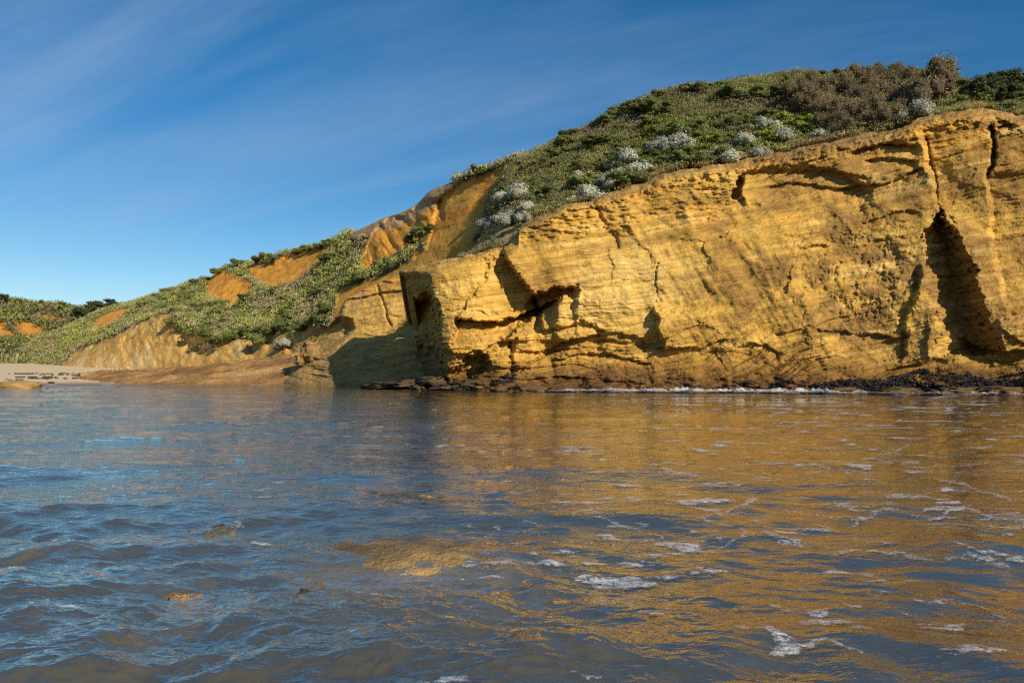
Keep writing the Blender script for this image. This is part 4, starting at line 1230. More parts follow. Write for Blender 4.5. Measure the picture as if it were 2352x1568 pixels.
# breaking wash along the cliff foot
nw, nd = 900, 26
wp_px = np.linspace(1190, 2700, nw)
Pfoot = []
fi = np.argmin(np.abs(Pf[:, :, 2] - 0.02), 0)
ft = Pf[fi, np.arange(Pf.shape[1])]
ftpx = CX + ft[:, 0] / ft[:, 1] * F
Yfoot = np.interp(wp_px, ftpx, ft[:, 1])
ker = np.ones(25) / 25
Yfoot = np.convolve(np.pad(Yfoot, 12, 'edge'), ker, 'valid')
dd = np.linspace(-0.5, 4.2, nd)
AY = Yfoot[None, :] - dd[:, None]; AX = (wp_px - CX)[None, :] / F * AY
inten = 1.25 * np.interp(wp_px, [1190, 1260, 1330, 1420, 1500, 1600, 1720, 1900, 2000, 2100, 2700], [0.0, 0.4, 0.6, 0.95, 1, 1, 1.0, 0.85, 0.5, 0.4, 0.4])[None, :]
prof = 1.35 * np.exp(-((dd[:, None] - 1.7 - 0.5 * fbm(wp_px * 0.02, wp_px * 0, 0, 3)[None]) / 0.55) ** 2)
AF = inten * prof * (0.75 + 0.75 * fbm(AX * 1.2, AY * 1.6, 3.0, 4, 0.6)) + 0.45 * inten * sst(0.1, 0.6, fbm(AX * 0.5, AY * 1.3, 13.0, 4)) * sst(4.2, 2.5, dd)[:, None]
AZ = 0.03 + 0.22 * np.clip(AF, 0, 1.2) * (0.45 + 0.9 * np.abs(fbm(AX * 0.9, AY * 2.0, 7.0, 4)))
kq2 = grid_faces(nd, nw)[:, ::-1]
kf2 = (AF.ravel()[kq2] > 0.15).any(1)
wash = link('wave_wash', mesh_from('wave_wash', np.stack([AX, AY, AZ], -1).reshape(-1, 3), kq2[kf2], None, True, {'foam': AF}), M_FOAM)
tag(wash, 'white wash breaking along the foot of the golden cliff', 'foam', None, 'stuff')
# little breakers before the beach
AXb, AYb = np.meshgrid(np.linspace(-44, -18, 420), np.linspace(52.5, 60.5, 40))
AFb = np.exp(-((AYb - 56.8 - 1.0 * fbm(AXb * 0.2, AYb * 0, 2.0, 2)) / 0.5) ** 2) * sst(-0.15, 0.6, fbm(AXb * 0.35, AYb * 0.35, 5.0, 3)) * 1.1
kq3 = grid_faces(40, 420); kf3 = (AFb.ravel()[kq3] > 0.15).any(1)
br_ = link('shore_breaker', mesh_from('shore_breaker', np.stack([AXb, AYb, 0.03 + 0.14 * AFb], -1).reshape(-1, 3), kq3[kf3], None, True, {'foam': AFb}), M_FOAM)
tag(br_, 'thin white breakers rolling in off the left beach', 'foam', None, 'stuff')

# ------------------------------------------------------------------ plants
print('plants')
def cards(P, N, size, aspect, r, up=None):
    """one quad per point; N normals; size (n,) half length"""
    n = len(P)
    N = N / (np.linalg.norm(N, axis=1, keepdims=True) + 1e-9)
    T = r.normal(size=(n, 3)) if up is None else up
    T = T - (T * N).sum(1, keepdims=True) * N
    T /= np.linalg.norm(T, axis=1, keepdims=True) + 1e-9
    B = np.cross(N, T)
    a = T * size[:, None]; b = B * (size * aspect)[:, None]
    V = np.stack([P - a, P + b * 0.9 - a * 0.1, P + a, P - b * 0.9 + a * 0.1], 1)
    return V.reshape(-1, 3), (np.arange(n)[:, None] * 4 + np.arange(4)[None])


def lobe_points(lobes, n, r, shell=0.72):
    lobes = np.array(lobes, float)
    w = (lobes[:, 3] * lobes[:, 4] + lobes[:, 5] ** 2); w /= w.sum()
    k = r.choice(len(lobes), n, p=w)
    d = r.normal(size=(n, 3)); d /= np.linalg.norm(d, axis=1, keepdims=True)
    d[:, 2] = np.where((d[:, 2] < -0.25) & (r.uniform(size=n) < 0.7), -d[:, 2], d[:, 2])
    rad = shell + (1 - shell) * r.uniform(size=n) ** 0.6
    rad = rad * (1 + 0.18 * r.normal(size=n))
    P = lobes[k, :3] + d * lobes[k, 3:6] * rad[:, None]
    return P, d, k


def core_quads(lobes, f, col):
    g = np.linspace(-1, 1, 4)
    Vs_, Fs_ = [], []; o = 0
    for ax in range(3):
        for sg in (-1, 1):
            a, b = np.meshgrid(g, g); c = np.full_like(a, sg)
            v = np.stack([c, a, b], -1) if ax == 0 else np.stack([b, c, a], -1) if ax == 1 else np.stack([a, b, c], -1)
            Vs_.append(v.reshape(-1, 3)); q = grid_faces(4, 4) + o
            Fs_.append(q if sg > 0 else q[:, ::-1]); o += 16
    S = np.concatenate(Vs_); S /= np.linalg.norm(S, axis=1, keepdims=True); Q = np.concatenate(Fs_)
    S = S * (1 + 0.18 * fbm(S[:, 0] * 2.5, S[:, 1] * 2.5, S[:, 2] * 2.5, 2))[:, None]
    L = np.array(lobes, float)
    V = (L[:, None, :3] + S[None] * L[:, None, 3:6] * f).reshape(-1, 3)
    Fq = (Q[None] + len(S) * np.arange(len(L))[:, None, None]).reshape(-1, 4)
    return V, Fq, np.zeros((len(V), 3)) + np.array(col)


def template(kind, seed):
    r = np.random.default_rng(seed)
    if kind == 'green':
        nl = r.integers(6, 10)
        lobes = [(0, 0, 0.34, 0.5, 0.5, 0.36)] + [(r.uniform(-.5, .5), r.uniform(-.5, .5), r.uniform(.2, .62), *(r.uniform(.2, .36) * np.array([1, 1, .85]))) for _ in range(nl)]
        P, d, k = lobe_points(lobes, 1300, r, 0.62)
        N = d + r.normal(0, 0.55, d.shape) + np.array([0, 0, .25])
        V, Fq = cards(P, N, r.uniform(.022, .055, len(P)), 0.5, r)
        lc = r.uniform(0.72, 1.25, len(lobes))
        c = np.array([0.185, 0.215, 0.06]) * (lc[k] * r.uniform(.65, 1.4, len(P)))[:, None]
        c = c + (r.uniform(size=len(P)) < 0.1)[:, None] * np.array([0.10, 0.08, 0.03])
    elif kind == 'lime':
        lobes = [(0, 0, 0.2, 0.6, 0.55, 0.24)] + [(r.uniform(-.6, .6), r.uniform(-.5, .5), r.uniform(.12, .35), *(r.uniform(.18, .3) * np.array([1, 1, .7]))) for _ in range(8)]
        P, d, k = lobe_points(lobes, 760, r, 0.65)
        N = d + r.normal(0, 0.5, d.shape) + np.array([0, 0, .5])
        V, Fq = cards(P, N, r.uniform(.04, .08, len(P)), 0.6, r)
        c = np.array([0.20, 0.25, 0.035]) * r.uniform(.6, 1.35, len(P))[:, None]
        fl_ = r.uniform(size=len(P)) < 0.14
        c[fl_] = np.array([0.55, 0.46, 0.03])
    elif kind == 'silver':
        nl = r.integers(9, 14)
        lobes = []
        for _ in range(nl):
            a = r.uniform(0, 6.28); q = r.uniform(0, .55)
            R = r.uniform(.19, .34)
            lobes.append((q * math.cos(a), q * math.sin(a), 0.16 + (0.62 - q) * 0.75 + r.uniform(-.05, .05), R, R, R * .95))
        P, d, k = lobe_points(lobes, 2600, r, 0.86)
        N = d + r.normal(0, 0.4, d.shape)
        V, Fq = cards(P, N, r.uniform(.022, .042, len(P)), 0.75, r)
        lc = r.uniform(0.85, 1.12, len(lobes))
        c = np.array([0.49, 0.50, 0.41]) * (lc[k] * r.uniform(.65, 1.2, len(P)))[:, None]
        g = r.uniform(size=len(P)) < 0.12
        c[g] *= np.array([0.45, 0.5, 0.4])
    elif kind in ('twiggy', 'wind'):
        lobes = []
        if kind == 'twiggy':
            for _ in range(9):
                a = r.uniform(0, 6.28); q = r.uniform(0, .5); R = r.uniform(.25, .42)
                lobes.append((q * math.cos(a), q * math.sin(a), 0.25 + r.uniform(0, .55), R, R, R * 1.15))
        else:
            for i_ in range(26):
                f_ = r.uniform(0, 1); R = r.uniform(.20, .32)
                lobes.append((-0.85 + 1.15 * f_ + 0.12 * r.uniform(-1, 1), r.uniform(-.35, .35), 0.15 + 0.85 * f_ ** .7 * r.uniform(.35, 1), R, R, R))
        P, d, k = lobe_points(lobes, 3400, r, 0.7)
        upv = d * 0.9 + np.array([0.25, 0, 0.35]) + r.normal(0, .28, d.shape)
        N = d * .6 + r.normal(0, .6, d.shape)
        V, Fq = cards(P, N, r.uniform(.025, .06, len(P)), 0.28, r, upv)
        lc = r.uniform(0.75, 1.2, len(lobes))
        c = np.array([0.22, 0.16, 0.095]) * (lc[k] * r.uniform(.6, 1.4, len(P)))[:, None]
        gt = (d[:, 2] > 0.35) & (r.uniform(size=len(P)) < (0.55 if kind == 'twiggy' else 0.35))
        c[gt] = np.array([0.16, 0.17, 0.055]) * r.uniform(.7, 1.3, gt.sum())[:, None]
    elif kind == 'tree':
        lobes = []
        for _ in range(12):
            a = r.uniform(0, 6.28); q = r.uniform(0, .55); R = r.uniform(.2, .36)
            lobes.append((q * math.cos(a) + .08, q * math.sin(a), 0.62 + r.uniform(-.12, .42), R, R, R * .7))
        P, d, k = lobe_points(lobes, 1500, r, 0.5)
        N = d + r.normal(0, .6, d.shape) + np.array([0, 0, .3])
        V, Fq = cards(P, N, r.uniform(.035, .075, len(P)), 0.5, r)
        lc = r.uniform(0.7, 1.25, len(lobes))
        c = np.array([0.070, 0.088, 0.030]) * (lc[k] * r.uniform(.6, 1.4, len(P)))[:, None]
    c = np.repeat(np.clip(c, 0.004, .9), 4, 0)
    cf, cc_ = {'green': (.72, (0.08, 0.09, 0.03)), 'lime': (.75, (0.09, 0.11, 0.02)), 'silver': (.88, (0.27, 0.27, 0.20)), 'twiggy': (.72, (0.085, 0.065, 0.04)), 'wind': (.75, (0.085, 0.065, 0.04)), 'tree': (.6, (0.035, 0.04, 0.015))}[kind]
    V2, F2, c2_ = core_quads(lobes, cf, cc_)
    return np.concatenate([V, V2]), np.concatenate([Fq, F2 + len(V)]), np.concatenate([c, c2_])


def tubes(segs, n=5):
    Vs_, Fs_ = [], []; o = 0
    for (a, b, ra, rb) in segs:
        a = np.array(a, float); b = np.array(b, float); d = b - a; d /= np.linalg.norm(d)
        u = np.cross(d, [0.3, 0.9, 0.1]); u /= np.linalg.norm(u); w = np.cross(d, u)
        th = np.arange(n) * 2 * math.pi / n
        ring_ = np.cos(th)[:, None] * u + np.sin(th)[:, None] * w
        Vs_ += [a + ring_ * ra, b + ring_ * rb]
        for j in range(n): Fs_.append((o + j, o + (j + 1) % n, o + n + (j + 1) % n, o + n + j))
        o += 2 * n
    return np.concatenate(Vs_), np.array(Fs_)


def stem_template(seed, h, spread, lean=0.0, r0=0.05, n=6, tall=False):
    r = np.random.default_rng(seed)
    segs = []
    if tall:
        segs.append(((0, 0, -0.15), (lean * .3, 0, h * .45), r0, r0 * .75))
        st_ = (lean * .3, 0, h * .45)
    for _ in range(n):
        a = r.uniform(0, 6.28); e = (spread * math.cos(a) + lean, spread * math.sin(a), h * r.uniform(.75, 1.0))
        s0 = st_ if tall else (r.uniform(-.1, .1), r.uniform(-.1, .1), -.12)
        mid = tuple(s0[i] + (e[i] - s0[i]) * .5 + (r.uniform(-.06, .06) if i < 2 else 0.04) for i in range(3))
        segs += [(s0, mid, r0 * .6, r0 * .42), (mid, e, r0 * .42, r0 * .12)]
    return tubes(segs)


TEMPL = {}
def tm(kind, k):
    key = (kind, k)
    if key not in TEMPL:
        mat = {'green': M_LEAF, 'lime': M_LEAF, 'silver': M_SILVER, 'twiggy': M_TWIG, 'wind': M_TWIG, 'tree': M_LEAF}[kind]
        V, Fq, c = template(kind, 100 + 13 * k + len(kind))
        me = mesh_from(kind + '_foliage', V, Fq, c, False); me.materials.append(mat)
        sp_ = {'green': (.5, .3, 0, .035), 'lime': (.3, .4, 0, .03), 'silver': (.42, .3, 0, .045), 'twiggy': (.8, .35, 0, .05), 'wind': (0.7, .3, .05, .05), 'tree': (.95, .3, 0.05, .055)}[kind]
        V2, F2 = stem_template(300 + k, sp_[0], sp_[1], sp_[2], sp_[3], 7, kind == 'tree')
        m2_ = mesh_from(kind + '_stems', V2, F2, None, True); m2_.materials.append(M_WOOD)
        TEMPL[key] = (me, m2_)
    return TEMPL[key]


def ground_at(P, px, py, vmax):
    qx_, qy_ = proj(P[:vmax])
    i_ = np.argmin((qx_ - px) ** 2 + (qy_ - py) ** 2)
    return P[:vmax].reshape(-1, 3)[i_]


def zone(p, pxs, names, pys, tops):
    a, b = proj(np.array(p))
    return names[int(np.searchsorted(pxs, a))] + ' ' + tops[int(np.searchsorted(pys, b))]


def plant(name, kind, k, loc, sc, rz, label, cat, group, parts=True):
    me, ms = tm(kind, k)
    if not parts:
        o = link(name, me, None, None, loc, rz, sc)
    else:
        o = bpy.data.objects.new(name, None); C.objects.link(o)
        o.location = loc; o.rotation_euler = (0, 0, rz); o.scale = sc if hasattr(sc, '__len__') else (sc,) * 3
        link('crown' if kind in ('tree', 'wind', 'twiggy') else 'foliage', me, None, o)
        link('trunk' if kind == 'tree' else 'stems', ms, None, o)
    tag(o, label, cat, group)
    return o


SKYROW1 = int(nv1 * 3.02 / 5)
# silver cushion bushes: px, py of the foot, width in plan units, label
SILV = [
    (1095, 545, 34, 'lowest silver bush at the left end of the headland scrub'), (1117, 526, 46, 'round silver bush second from the left on the cliff shoulder'),
    (1150, 508, 38, 'upright silver bush third from the left on the cliff shoulder'), (1176, 512, 44, 'silver bush at the front of the left cluster above the nose'),
    (1205, 508, 36, 'small silver bush at the right foot of the left cluster'), (1217, 482, 46, 'rounded bright silver bush at the right of the left cluster'),
    (1190, 458, 66, 'wide pale silver bush topping the left cluster'), (1158, 466, 44, 'greyer silver bush at the upper left of the left cluster'),
    (1345, 464, 54, 'single silver bush standing on the bare cliff edge'), (1418, 430, 56, 'bright silver bush at the turf edge right of the single one'),
    (1385, 424, 40, 'small silver bush touching the left of the bright edge bush'), (1330, 416, 36, 'small silver bush in the grass below the slumped turf'),
    (1462, 400, 82, 'low wide silver bush spread over the green turf'), (1440, 378, 52, 'round silver bush above the slumped turf bank'), (1404, 384, 24, 'tiny silver bush beside the slumped turf bank'),
    (1568, 380, 38, 'small flat silver bush on the cliff brink under yellow flowers'), (1558, 348, 62, 'large silver bush in the middle of the headland slope'),
    (1518, 346, 52, 'brownish silver bush left of the large mid slope bush'), (1680, 372, 56, 'silver bush on the cliff brink in a brown thicket'), (1738, 362, 48, 'silver bush at the right end of the brown brink thicket'),
    (1712, 332, 44, 'sparse silver bush behind the yellow flowered scrub'), (1797, 330, 50, 'neat dome shaped silver bush near the cliff brink'), (1768, 300, 52, 'silver bush in dead twigs above the dome shaped one'),
    (1742, 292, 44, 'grey silver bush left of the one in dead twigs'), (1885, 316, 34, 'small silver bush under the brown scrub'), (2108, 284, 70, 'big silver bush with brown underside at the cliff top notch'),
    (1645, 364, 34, 'small grey bush left of the brown brink thicket')]
for k, (px, py, w, lab) in enumerate(SILV):
    g = ground_at(P1, px, py, SKYROW1)
    sc = 1.32 * w / F * g[1] / 1.25
    plant('silver_bush', 'silver', k % 5, (g[0], g[1] - 0.1, g[2] - 0.2 * sc), (sc * (0.85 + 0.3 * (k * .37 % 1)), sc * (0.85 + 0.3 * (k * .61 % 1)), sc * (0.55 if 'low wide' in lab or 'flat' in lab else 0.68 + 0.3 * (k * .23 % 1))), k * 1.7, lab, 'bush', 'silver bushes on the headland')
for (px, py, w, lab) in ((655, 797, 34, 'round silver bush on the low orange cliff behind the beach'), (640, 800, 20, 'tiny silver bush beside the round one on the low cliff')):
    g = ground_at(P2, px, py, int(nv2 * .9)); sc = w / F * g[1] / 1.25
    plant('silver_bush', 'silver', 2, (g[0], g[1] - .4, g[2] - .1), sc, 1.0, lab, 'bush', None)

# brown twiggy scrub at the top right
pts_b = []
BZ = [(1800, 225), (1850, 200), (1960, 190), (2110, 190), (2120, 250), (2075, 262), (2050, 285), (1960, 300), (1890, 305), (1850, 262), (1815, 240)]
for _try in range(6000):
    if len(pts_b) >= 46: break
    p = (rng.uniform(1800, 2200), rng.uniform(140, 310))
    if in_poly(np.array([p[0]]), np.array([p[1]]), BZ)[0] and all((p[0] - q[0]) ** 2 + ((p[1] - q[1]) * 1.3) ** 2 > 23 ** 2 for q in pts_b): pts_b.append(p)
for k, (px, py) in enumerate(sorted(pts_b)):
    g = ground_at(P1, px, py + 6, SKYROW1)
    sc = rng.uniform(48, 72) / F * g[1] / 1.3
    plant('brown_scrub', 'twiggy', k % 4, (g[0], g[1], g[2] - .15), (sc, sc, sc * rng.uniform(.8, 1.05)), rng.uniform(-.5, .5), 'rounded brown twiggy shrub in the ' + ('left' if px < 1900 else 'middle' if px < 2010 else 'right') + ' part of the thicket, ' + ('near its crest' if py < 215 else 'halfway up' if py < 255 else 'near the cliff brink'), 'shrub', 'brown thicket on the headland')
for k, (px, py, w, lab) in enumerate([(1960, 176, 48, 'green topped shrub on the skyline at the left of the thicket'), (2010, 176, 46, 'brown shrub on the skyline in the middle of the thicket'), (2065, 174, 46, 'shrub on the skyline next to the wind-swept one')]):
    g = ground_at(P1, px, py + 8, SKYROW1); sc = w / F * g[1] / 1.3
    plant('brown_scrub', 'twiggy', k, (g[0], g[1], g[2] - .1), sc, k, lab, 'shrub', 'brown thicket on the headland')
g = ground_at(P1, 2155, 240, SKYROW1); sc = 108 / F * g[1] / 1.25
plant('windswept_shrub', 'wind', 0, (g[0], g[1], g[2] - .2), (sc, sc, sc * 1.25), 0, 'tall brown wind-swept shrub leaning right on the skyline', 'shrub', None)
for k, (px, py, w, lab) in enumerate([(2235, 236, 60, 'dark green tree just right of the wind-swept shrub'), (2275, 228, 66, 'second dark green tree right of the wind-swept shrub'), (2320, 226, 70, 'dark green tree near the right edge of the skyline'),
                                     (2352, 222, 66, 'dark green tree cut by the right edge of the picture'), (2300, 246, 52, 'low dark tree in front of the right skyline trees')]):
    g = ground_at(P1, px, py, SKYROW1); sc = w / F * g[1] / 1.15
    plant('coastal_tree', 'tree', k % 3, (g[0], g[1], g[2] - .15), sc, k * 1.3, lab, 'tree', None)
for px in (2420, 2500, 2590):
    g = ground_at(P1, px, 232, SKYROW1); sc = 66 / F * g[1] / 1.15
    plant('coastal_tree', 'tree', 1, (g[0], g[1], g[2] - .15), sc, px, 'dark green tree beyond the right edge of the picture', 'tree', 'trees beyond the right edge')

# green shrubs, one by one
def scatter(P, mask, n, r, vmax, pxlim=(-150, 2600), ymin=None):
    Q = P[:vmax]
    a = np.linalg.norm(np.cross(Q[1:, :-1] - Q[:-1, :-1], Q[:-1, 1:] - Q[:-1, :-1]), axis=2)
    w = a * mask[:vmax][:-1, :-1]
    qx_, _ = proj(Q[:-1, :-1]); w = w * (qx_ > pxlim[0]) * (qx_ < pxlim[1])
    cw = np.cumsum(w.ravel()); cw /= cw[-1]
    ii = np.searchsorted(cw, r.uniform(size=n)); vi, ui = np.unravel_index(np.clip(ii, 0, w.size - 1), w.shape)
    f_, g_ = r.uniform(size=(n, 1)), r.uniform(size=(n, 1))
    return Q[vi, ui] * (1 - f_) * (1 - g_) + Q[vi + 1, ui] * f_ * (1 - g_) + Q[vi, ui + 1] * (1 - f_) * g_ + Q[vi + 1, ui + 1] * f_ * g_


q1x, q1y = proj(P1)
brownz = poly_soft(q1x, q1y, BZ, 15)
veg1 = np.clip(1 - slump - bare1 - path1, 0, 1) * sst(1, 8, np.arange(nv1))[:, None] * (1 - 0.7 * sst(1330, 1130, q1x))
n_sh = fbm(P1[..., 0] * 0.15, P1[..., 1] * 0.15, 41.0, 2)
mk = veg1 * (1 - brownz) * sst(-0.35, 0.25, n_sh)
for k, p in enumerate(scatter(P1, mk, 185, rng, SKYROW1)):
    w = rng.uniform(0.7, 1.5) if k % 3 else rng.uniform(1.4, 2.3)
    plant('green_shrub', 'green', k % 6, (p[0], p[1], p[2] - .12 * w), (w, w * rng.uniform(.7, 1.2), w * rng.uniform(.38, .7)), rng.uniform(0, 6.28), ('large' if w > 1.2 else 'small' if w < 0.9 else 'mid-sized') + ' green shrub on the headland, ' + zone(p, [1350, 1550, 1780, 2050], ['at the left end', 'left of centre', 'in the middle', 'below the brown thicket', 'by the right edge'], [230, 310], ['near the skyline', 'halfway up', 'near the cliff brink']), 'shrub', 'green shrubs on the headland', False)
limez = np.maximum(poly_soft(q1x, q1y, [(1570, 350), (1620, 325), (1720, 318), (1790, 312), (1760, 350), (1700, 348), (1620, 362)], 10), poly_soft(q1x, q1y, [(1800, 250), (1870, 262), (1930, 300), (1880, 312), (1800, 300), (1790, 270)], 12))
limez = np.maximum(limez, .5 * poly_soft(q1x, q1y, [(1480, 300), (1560, 290), (1560, 330), (1500, 330)], 10))
for k, p in enumerate(scatter(P1, limez * veg1, 34, rng, SKYROW1)):
    w = rng.uniform(0.7, 1.15)
    plant('flowering_shrub', 'lime', k % 4, (p[0], p[1] - .1, p[2] - .05), w, rng.uniform(0, 6.28), 'bright green shrub with yellow flowers ' + zone(p, [1640, 1790], ['left of the thicket patch', 'above the cliff brink', 'beside the brown thicket'], [300, 335], ['high up', 'halfway up', 'low down']), 'shrub', 'yellow flowered shrubs', False)
q2x, q2y = proj(P2)
top2 = int(nv2 * 0.93)
veg2 = sst(0.9, 1.0, vegm2) * sst(860, 845, q2y)
mk2 = veg2 * sst(-0.5, 0.3, fbm(P2[..., 0] * .12, P2[..., 1] * .12, 45.0, 2)) * sst(300, 520, q2x)
for k, p in enumerate(scatter(P2, mk2, 150, rng, top2)):
    w = rng.uniform(0.8, 1.8)
    plant('green_shrub', 'green', k % 6, (p[0], p[1] - .2, p[2] - .2), (w, w, w * rng.uniform(.55, .85)), rng.uniform(0, 6.28), ('large' if w > 1.5 else 'small' if w < 1.15 else 'mid-sized') + ' green shrub on the hillside, ' + zone(p, [480, 620, 760], ['towards the beach', 'under the left orange scar', 'under the right orange scar', 'next to the orange chute'], [660, 710], ['high up', 'halfway up', 'low down']), 'shrub', 'green shrubs on the hillside', False)
# turf edge shrubs that hang over the low orange cliff
for k, (px, py, w) in enumerate(sorted([(470, 772, 40), (440, 770, 30), (500, 790, 34), (530, 780, 46), (560, 768, 40), (600, 790, 46), (620, 770, 44), (580, 776, 30), (690, 760, 40), (720, 745, 44), (660, 760, 40), (755, 715, 46), (740, 740, 40), (420, 762, 30), (395, 745, 34), (965, 545, 40), (985, 532, 34), (940, 560, 36)])):
    g = ground_at(P2, px, py, top2); sc = w / F * g[1] / 1.2
    plant('green_shrub', 'green', k % 6, (g[0], g[1] - .7, g[2] - .15), (sc, sc, sc * .8), k, ORD[k] + ' dark green shrub from the left hanging over a bare orange edge', 'shrub', 'shrubs at the orange edges', False)
for (px, py, w, lab) in ((808, 650, 22, 'yellow flowered bush high on the hillside'), (655, 688, 22, 'yellow flowered bush low on the hillside')):
    g = ground_at(P2, px, py, top2)
    plant('flowering_shrub', 'lime', 1, (g[0], g[1] - .6, g[2] + .1), w / F * g[1] / 1.2, 0, lab, 'shrub', None, False)
# skyline trees and bushes of the far hills
for k, (px, py, w, lab) in enumerate([(212, 735, 40, 'leftmost dark tree above the small far orange scar'), (228, 726, 44, 'largest dark tree above the small far orange scar'), (246, 722, 40, 'dark tree right of the largest far one'),
                                     (262, 716, 28, 'thin tree on the far skyline'), (283, 710, 30, 'flat topped tree at the meeting of far hill and hillside'), (198, 735, 30, 'low dark bush left of the far trees')]):
    g = ground_at(P3, px, py, int(nv3 * .93)); sc = w / F * g[1] / 1.2
    plant('coastal_tree', 'tree', k % 3, (g[0], g[1] - 4, g[2] - .4), (sc, sc, sc * .8), k, lab, 'tree', None)
for k, (px, w, lab) in enumerate([(12, 22, 'small skyline tree at the far left'), (38, 14, 'tiny lone skyline tree second from the left'), (95, 16, 'low skyline bush on the far hill'), (140, 18, 'skyline bush nearest the far trees')]):
    py = float(np.interp(px, us3, s3r[1])); g = ground_at(P3, px, py + 2, int(nv3 * .93)); sc = w / F * g[1] / 1.1
    plant('coastal_tree', 'tree', k % 3, (g[0], g[1], g[2] - .2), sc, k, lab, 'tree', None)
for k, (px, w) in enumerate(sorted([(552, 40), (610, 44), (632, 34), (596, 30), (690, 36), (712, 34), (735, 32), (758, 30), (775, 34), (800, 24), (1075, 26), (1105, 26), (1130, 30), (505, 30), (480, 24)])):
    py = float(np.interp(px, us2, sr[1])); g = ground_at(P2, px, py + 2, top2); sc = w / F * g[1] / 1.2
    plant('green_shrub', 'green', (k + 2) % 6, (g[0], g[1] - .2, g[2] - .25), (sc, sc, sc * .7), k, ORD[k] + ' green shrub from the left on the hillside crest against the sky', 'shrub', 'skyline shrubs of the hillside', False)

# heath, grass and low scrub that nobody could count
def clump_mesh(name, pts, kinds, r, leaf=(0.06, 0.13), nleaf=20, spread=0.45, height=0.3, colf=None, grass=None):
    n = len(pts)
    V = []
    off = r.normal(0, 1, (n, nleaf, 3)) * np.array([spread, spread, height])
    rad = np.linalg.norm(off / np.array([spread, spread, height]), axis=2, keepdims=True)
    off = off / np.maximum(rad, 1e-3) * np.minimum(rad, 1.3)
    off[..., 2] = np.abs(off[..., 2])
    sz = r.uniform(0.6, 1.35, (n, 1, 1))
    P = (pts[:, None, :] + off * sz).reshape(-1, 3)
    g = np.repeat(grass, nleaf)
    d = off.reshape(-1, 3) / np.array([spread, spread, height])
    N = d + r.normal(0, .6, d.shape) + np.array([0, -0.2, .35])
    up = np.where(g[:, None], np.array([0.35, 0, 1.0]) + r.normal(0, .3, d.shape), r.normal(size=d.shape))
    N = np.where(g[:, None], np.array([0.2, -1.0, .15]) + r.normal(0, .5, d.shape), N)
    size = r.uniform(leaf[0], leaf[1], len(P)) * np.where(g, 1.7, 1.0)
    asp = np.where(g, 0.12, 0.55)
    Nn = N / np.linalg.norm(N, axis=1, keepdims=True)
    T = up - (up * Nn).sum(1, keepdims=True) * Nn; T /= np.linalg.norm(T, axis=1, keepdims=True) + 1e-9
    B = np.cross(Nn, T)
    a = T * size[:, None]; b = B * (size * asp)[:, None]
    Vq = np.stack([P - a, P + b, P + a, P - b], 1).reshape(-1, 3)
    c = np.repeat(colf, nleaf, 0) * r.uniform(.6, 1.4, (len(P), 1))
    return mesh_from(name, Vq, np.arange(len(P) * 4).reshape(-1, 4), np.repeat(np.clip(c, .004, .8), 4, 0), False)


def veg_colour(p, r, straw=0.25):
    n = len(p)
    nn = fbm(p[:, 0] * .22, p[:, 1] * .22, 51.0, 3); nn2 = fbm(p[:, 0] * .6, p[:, 1] * .6, 61.0, 2)
    c = np.zeros((n, 3)) + np.array([0.175, 0.20, 0.055])
    c = mixc3(c, np.array([0.28, 0.30, 0.065]), sst(0.0, .45, nn))
    c = mixc3(c, np.array([0.25, 0.205, 0.115]), sst(0.05, .45, -nn + .3 * nn2))
    gr = (r.uniform(size=n) < straw + .4 * sst(0, .4, nn2))
    c[gr] = np.array([0.36, 0.31, 0.14]) * r.uniform(.6, 1.2, (gr.sum(), 1))
    sil = r.uniform(size=n) < .03
    c[sil & ~gr] = np.array([0.30, 0.30, 0.22])
    return c, gr


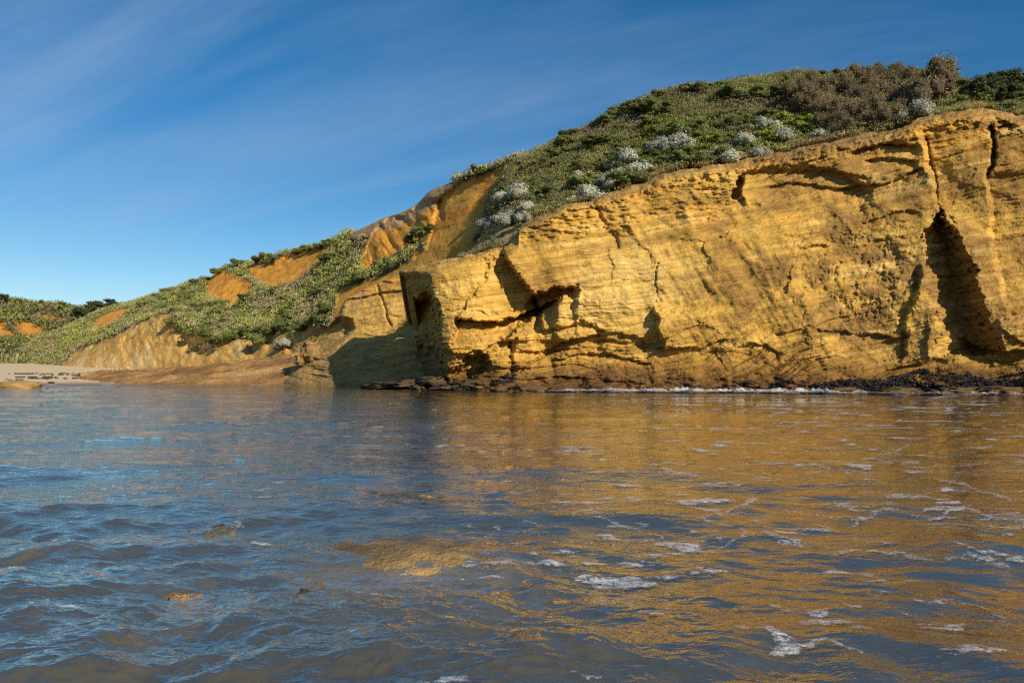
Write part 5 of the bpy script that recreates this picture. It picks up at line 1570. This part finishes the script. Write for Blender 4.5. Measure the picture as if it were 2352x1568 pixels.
r5 = np.random.default_rng(55)
lipz = sst(-2, 2, np.arange(nv1))[:, None] * np.ones((1, nu1))
v1 = np.clip(1 - 0.9 * slump - 0.93 * bare1 - path1, 0.02, 1) * lipz
p1 = scatter(P1, v1, 9500, r5, SKYROW1 + 6)
cc, gg = veg_colour(p1, r5, .18)
o = link('heath', clump_mesh('heath', p1, None, r5, (.035, .085), 26, .42, .17, cc, gg), M_LEAF)
tag(o, 'dense low heath and grass covering the headland slope', 'heath', None, 'stuff')
fr_i = r5.integers(60, nu1 - 60, 900); fr_p = P1[r5.integers(0, 5, 900), fr_i] + r5.normal(0, .15, (900, 3)) * np.array([1, 1, .3]) + np.array([0, -0.35, 0.05])
fpx, _ = proj(fr_p)
fk = (r5.uniform(size=900) < np.interp(fpx, [1250, 1400, 2050, 2120, 2400], [.9, .9, .9, .35, .35])) & (fbm(fr_p[:, 0] * .5, fr_p[:, 1] * .5, 91.0, 2) > -.15)
fr_p = fr_p[fk]
cc, gg = veg_colour(fr_p, r5, .55)
cc = cc * np.array([1.0, .85, .75])
o = link('turf_fringe', clump_mesh('turf_fringe', fr_p, None, r5, (.04, .09), 14, .26, .14, cc, gg), M_LEAF)
tag(o, 'dry brown turf fringe along the brink of the golden cliff', 'turf', None, 'stuff')
v2 = np.clip(sst(0.7, 0.98, vegm2), 0.0, 1) * sst(858, 846, q2y)
v2 = np.maximum(v2, 0.05 * mL * sst(835, 800, q2y) * (n2c > 0.1))
p2_ = scatter(P2, v2, 8000, r5, int(nv2 * .95))
cc, gg = veg_colour(p2_, r5, .15)
o = link('hill_scrub', clump_mesh('hill_scrub', p2_, None, r5, (.08, .16), 19, .6, .34, cc, gg), M_LEAF)
tag(o, 'dense green scrub covering the hillside behind the beach', 'scrub', None, 'stuff')
v3 = (1 - m3) * sst(850, 840, q3y)
p3_ = scatter(P3, v3, 4200, r5, int(nv3 * .95), (-350, 420))
cc, gg = veg_colour(p3_, r5, .1)
o = link('far_scrub', clump_mesh('far_scrub', p3_, None, r5, (.22, .42), 13, 1.3, .8, cc, gg), M_LEAF)
tag(o, 'scrub covering the farthest hill at the left', 'scrub', None, 'stuff')
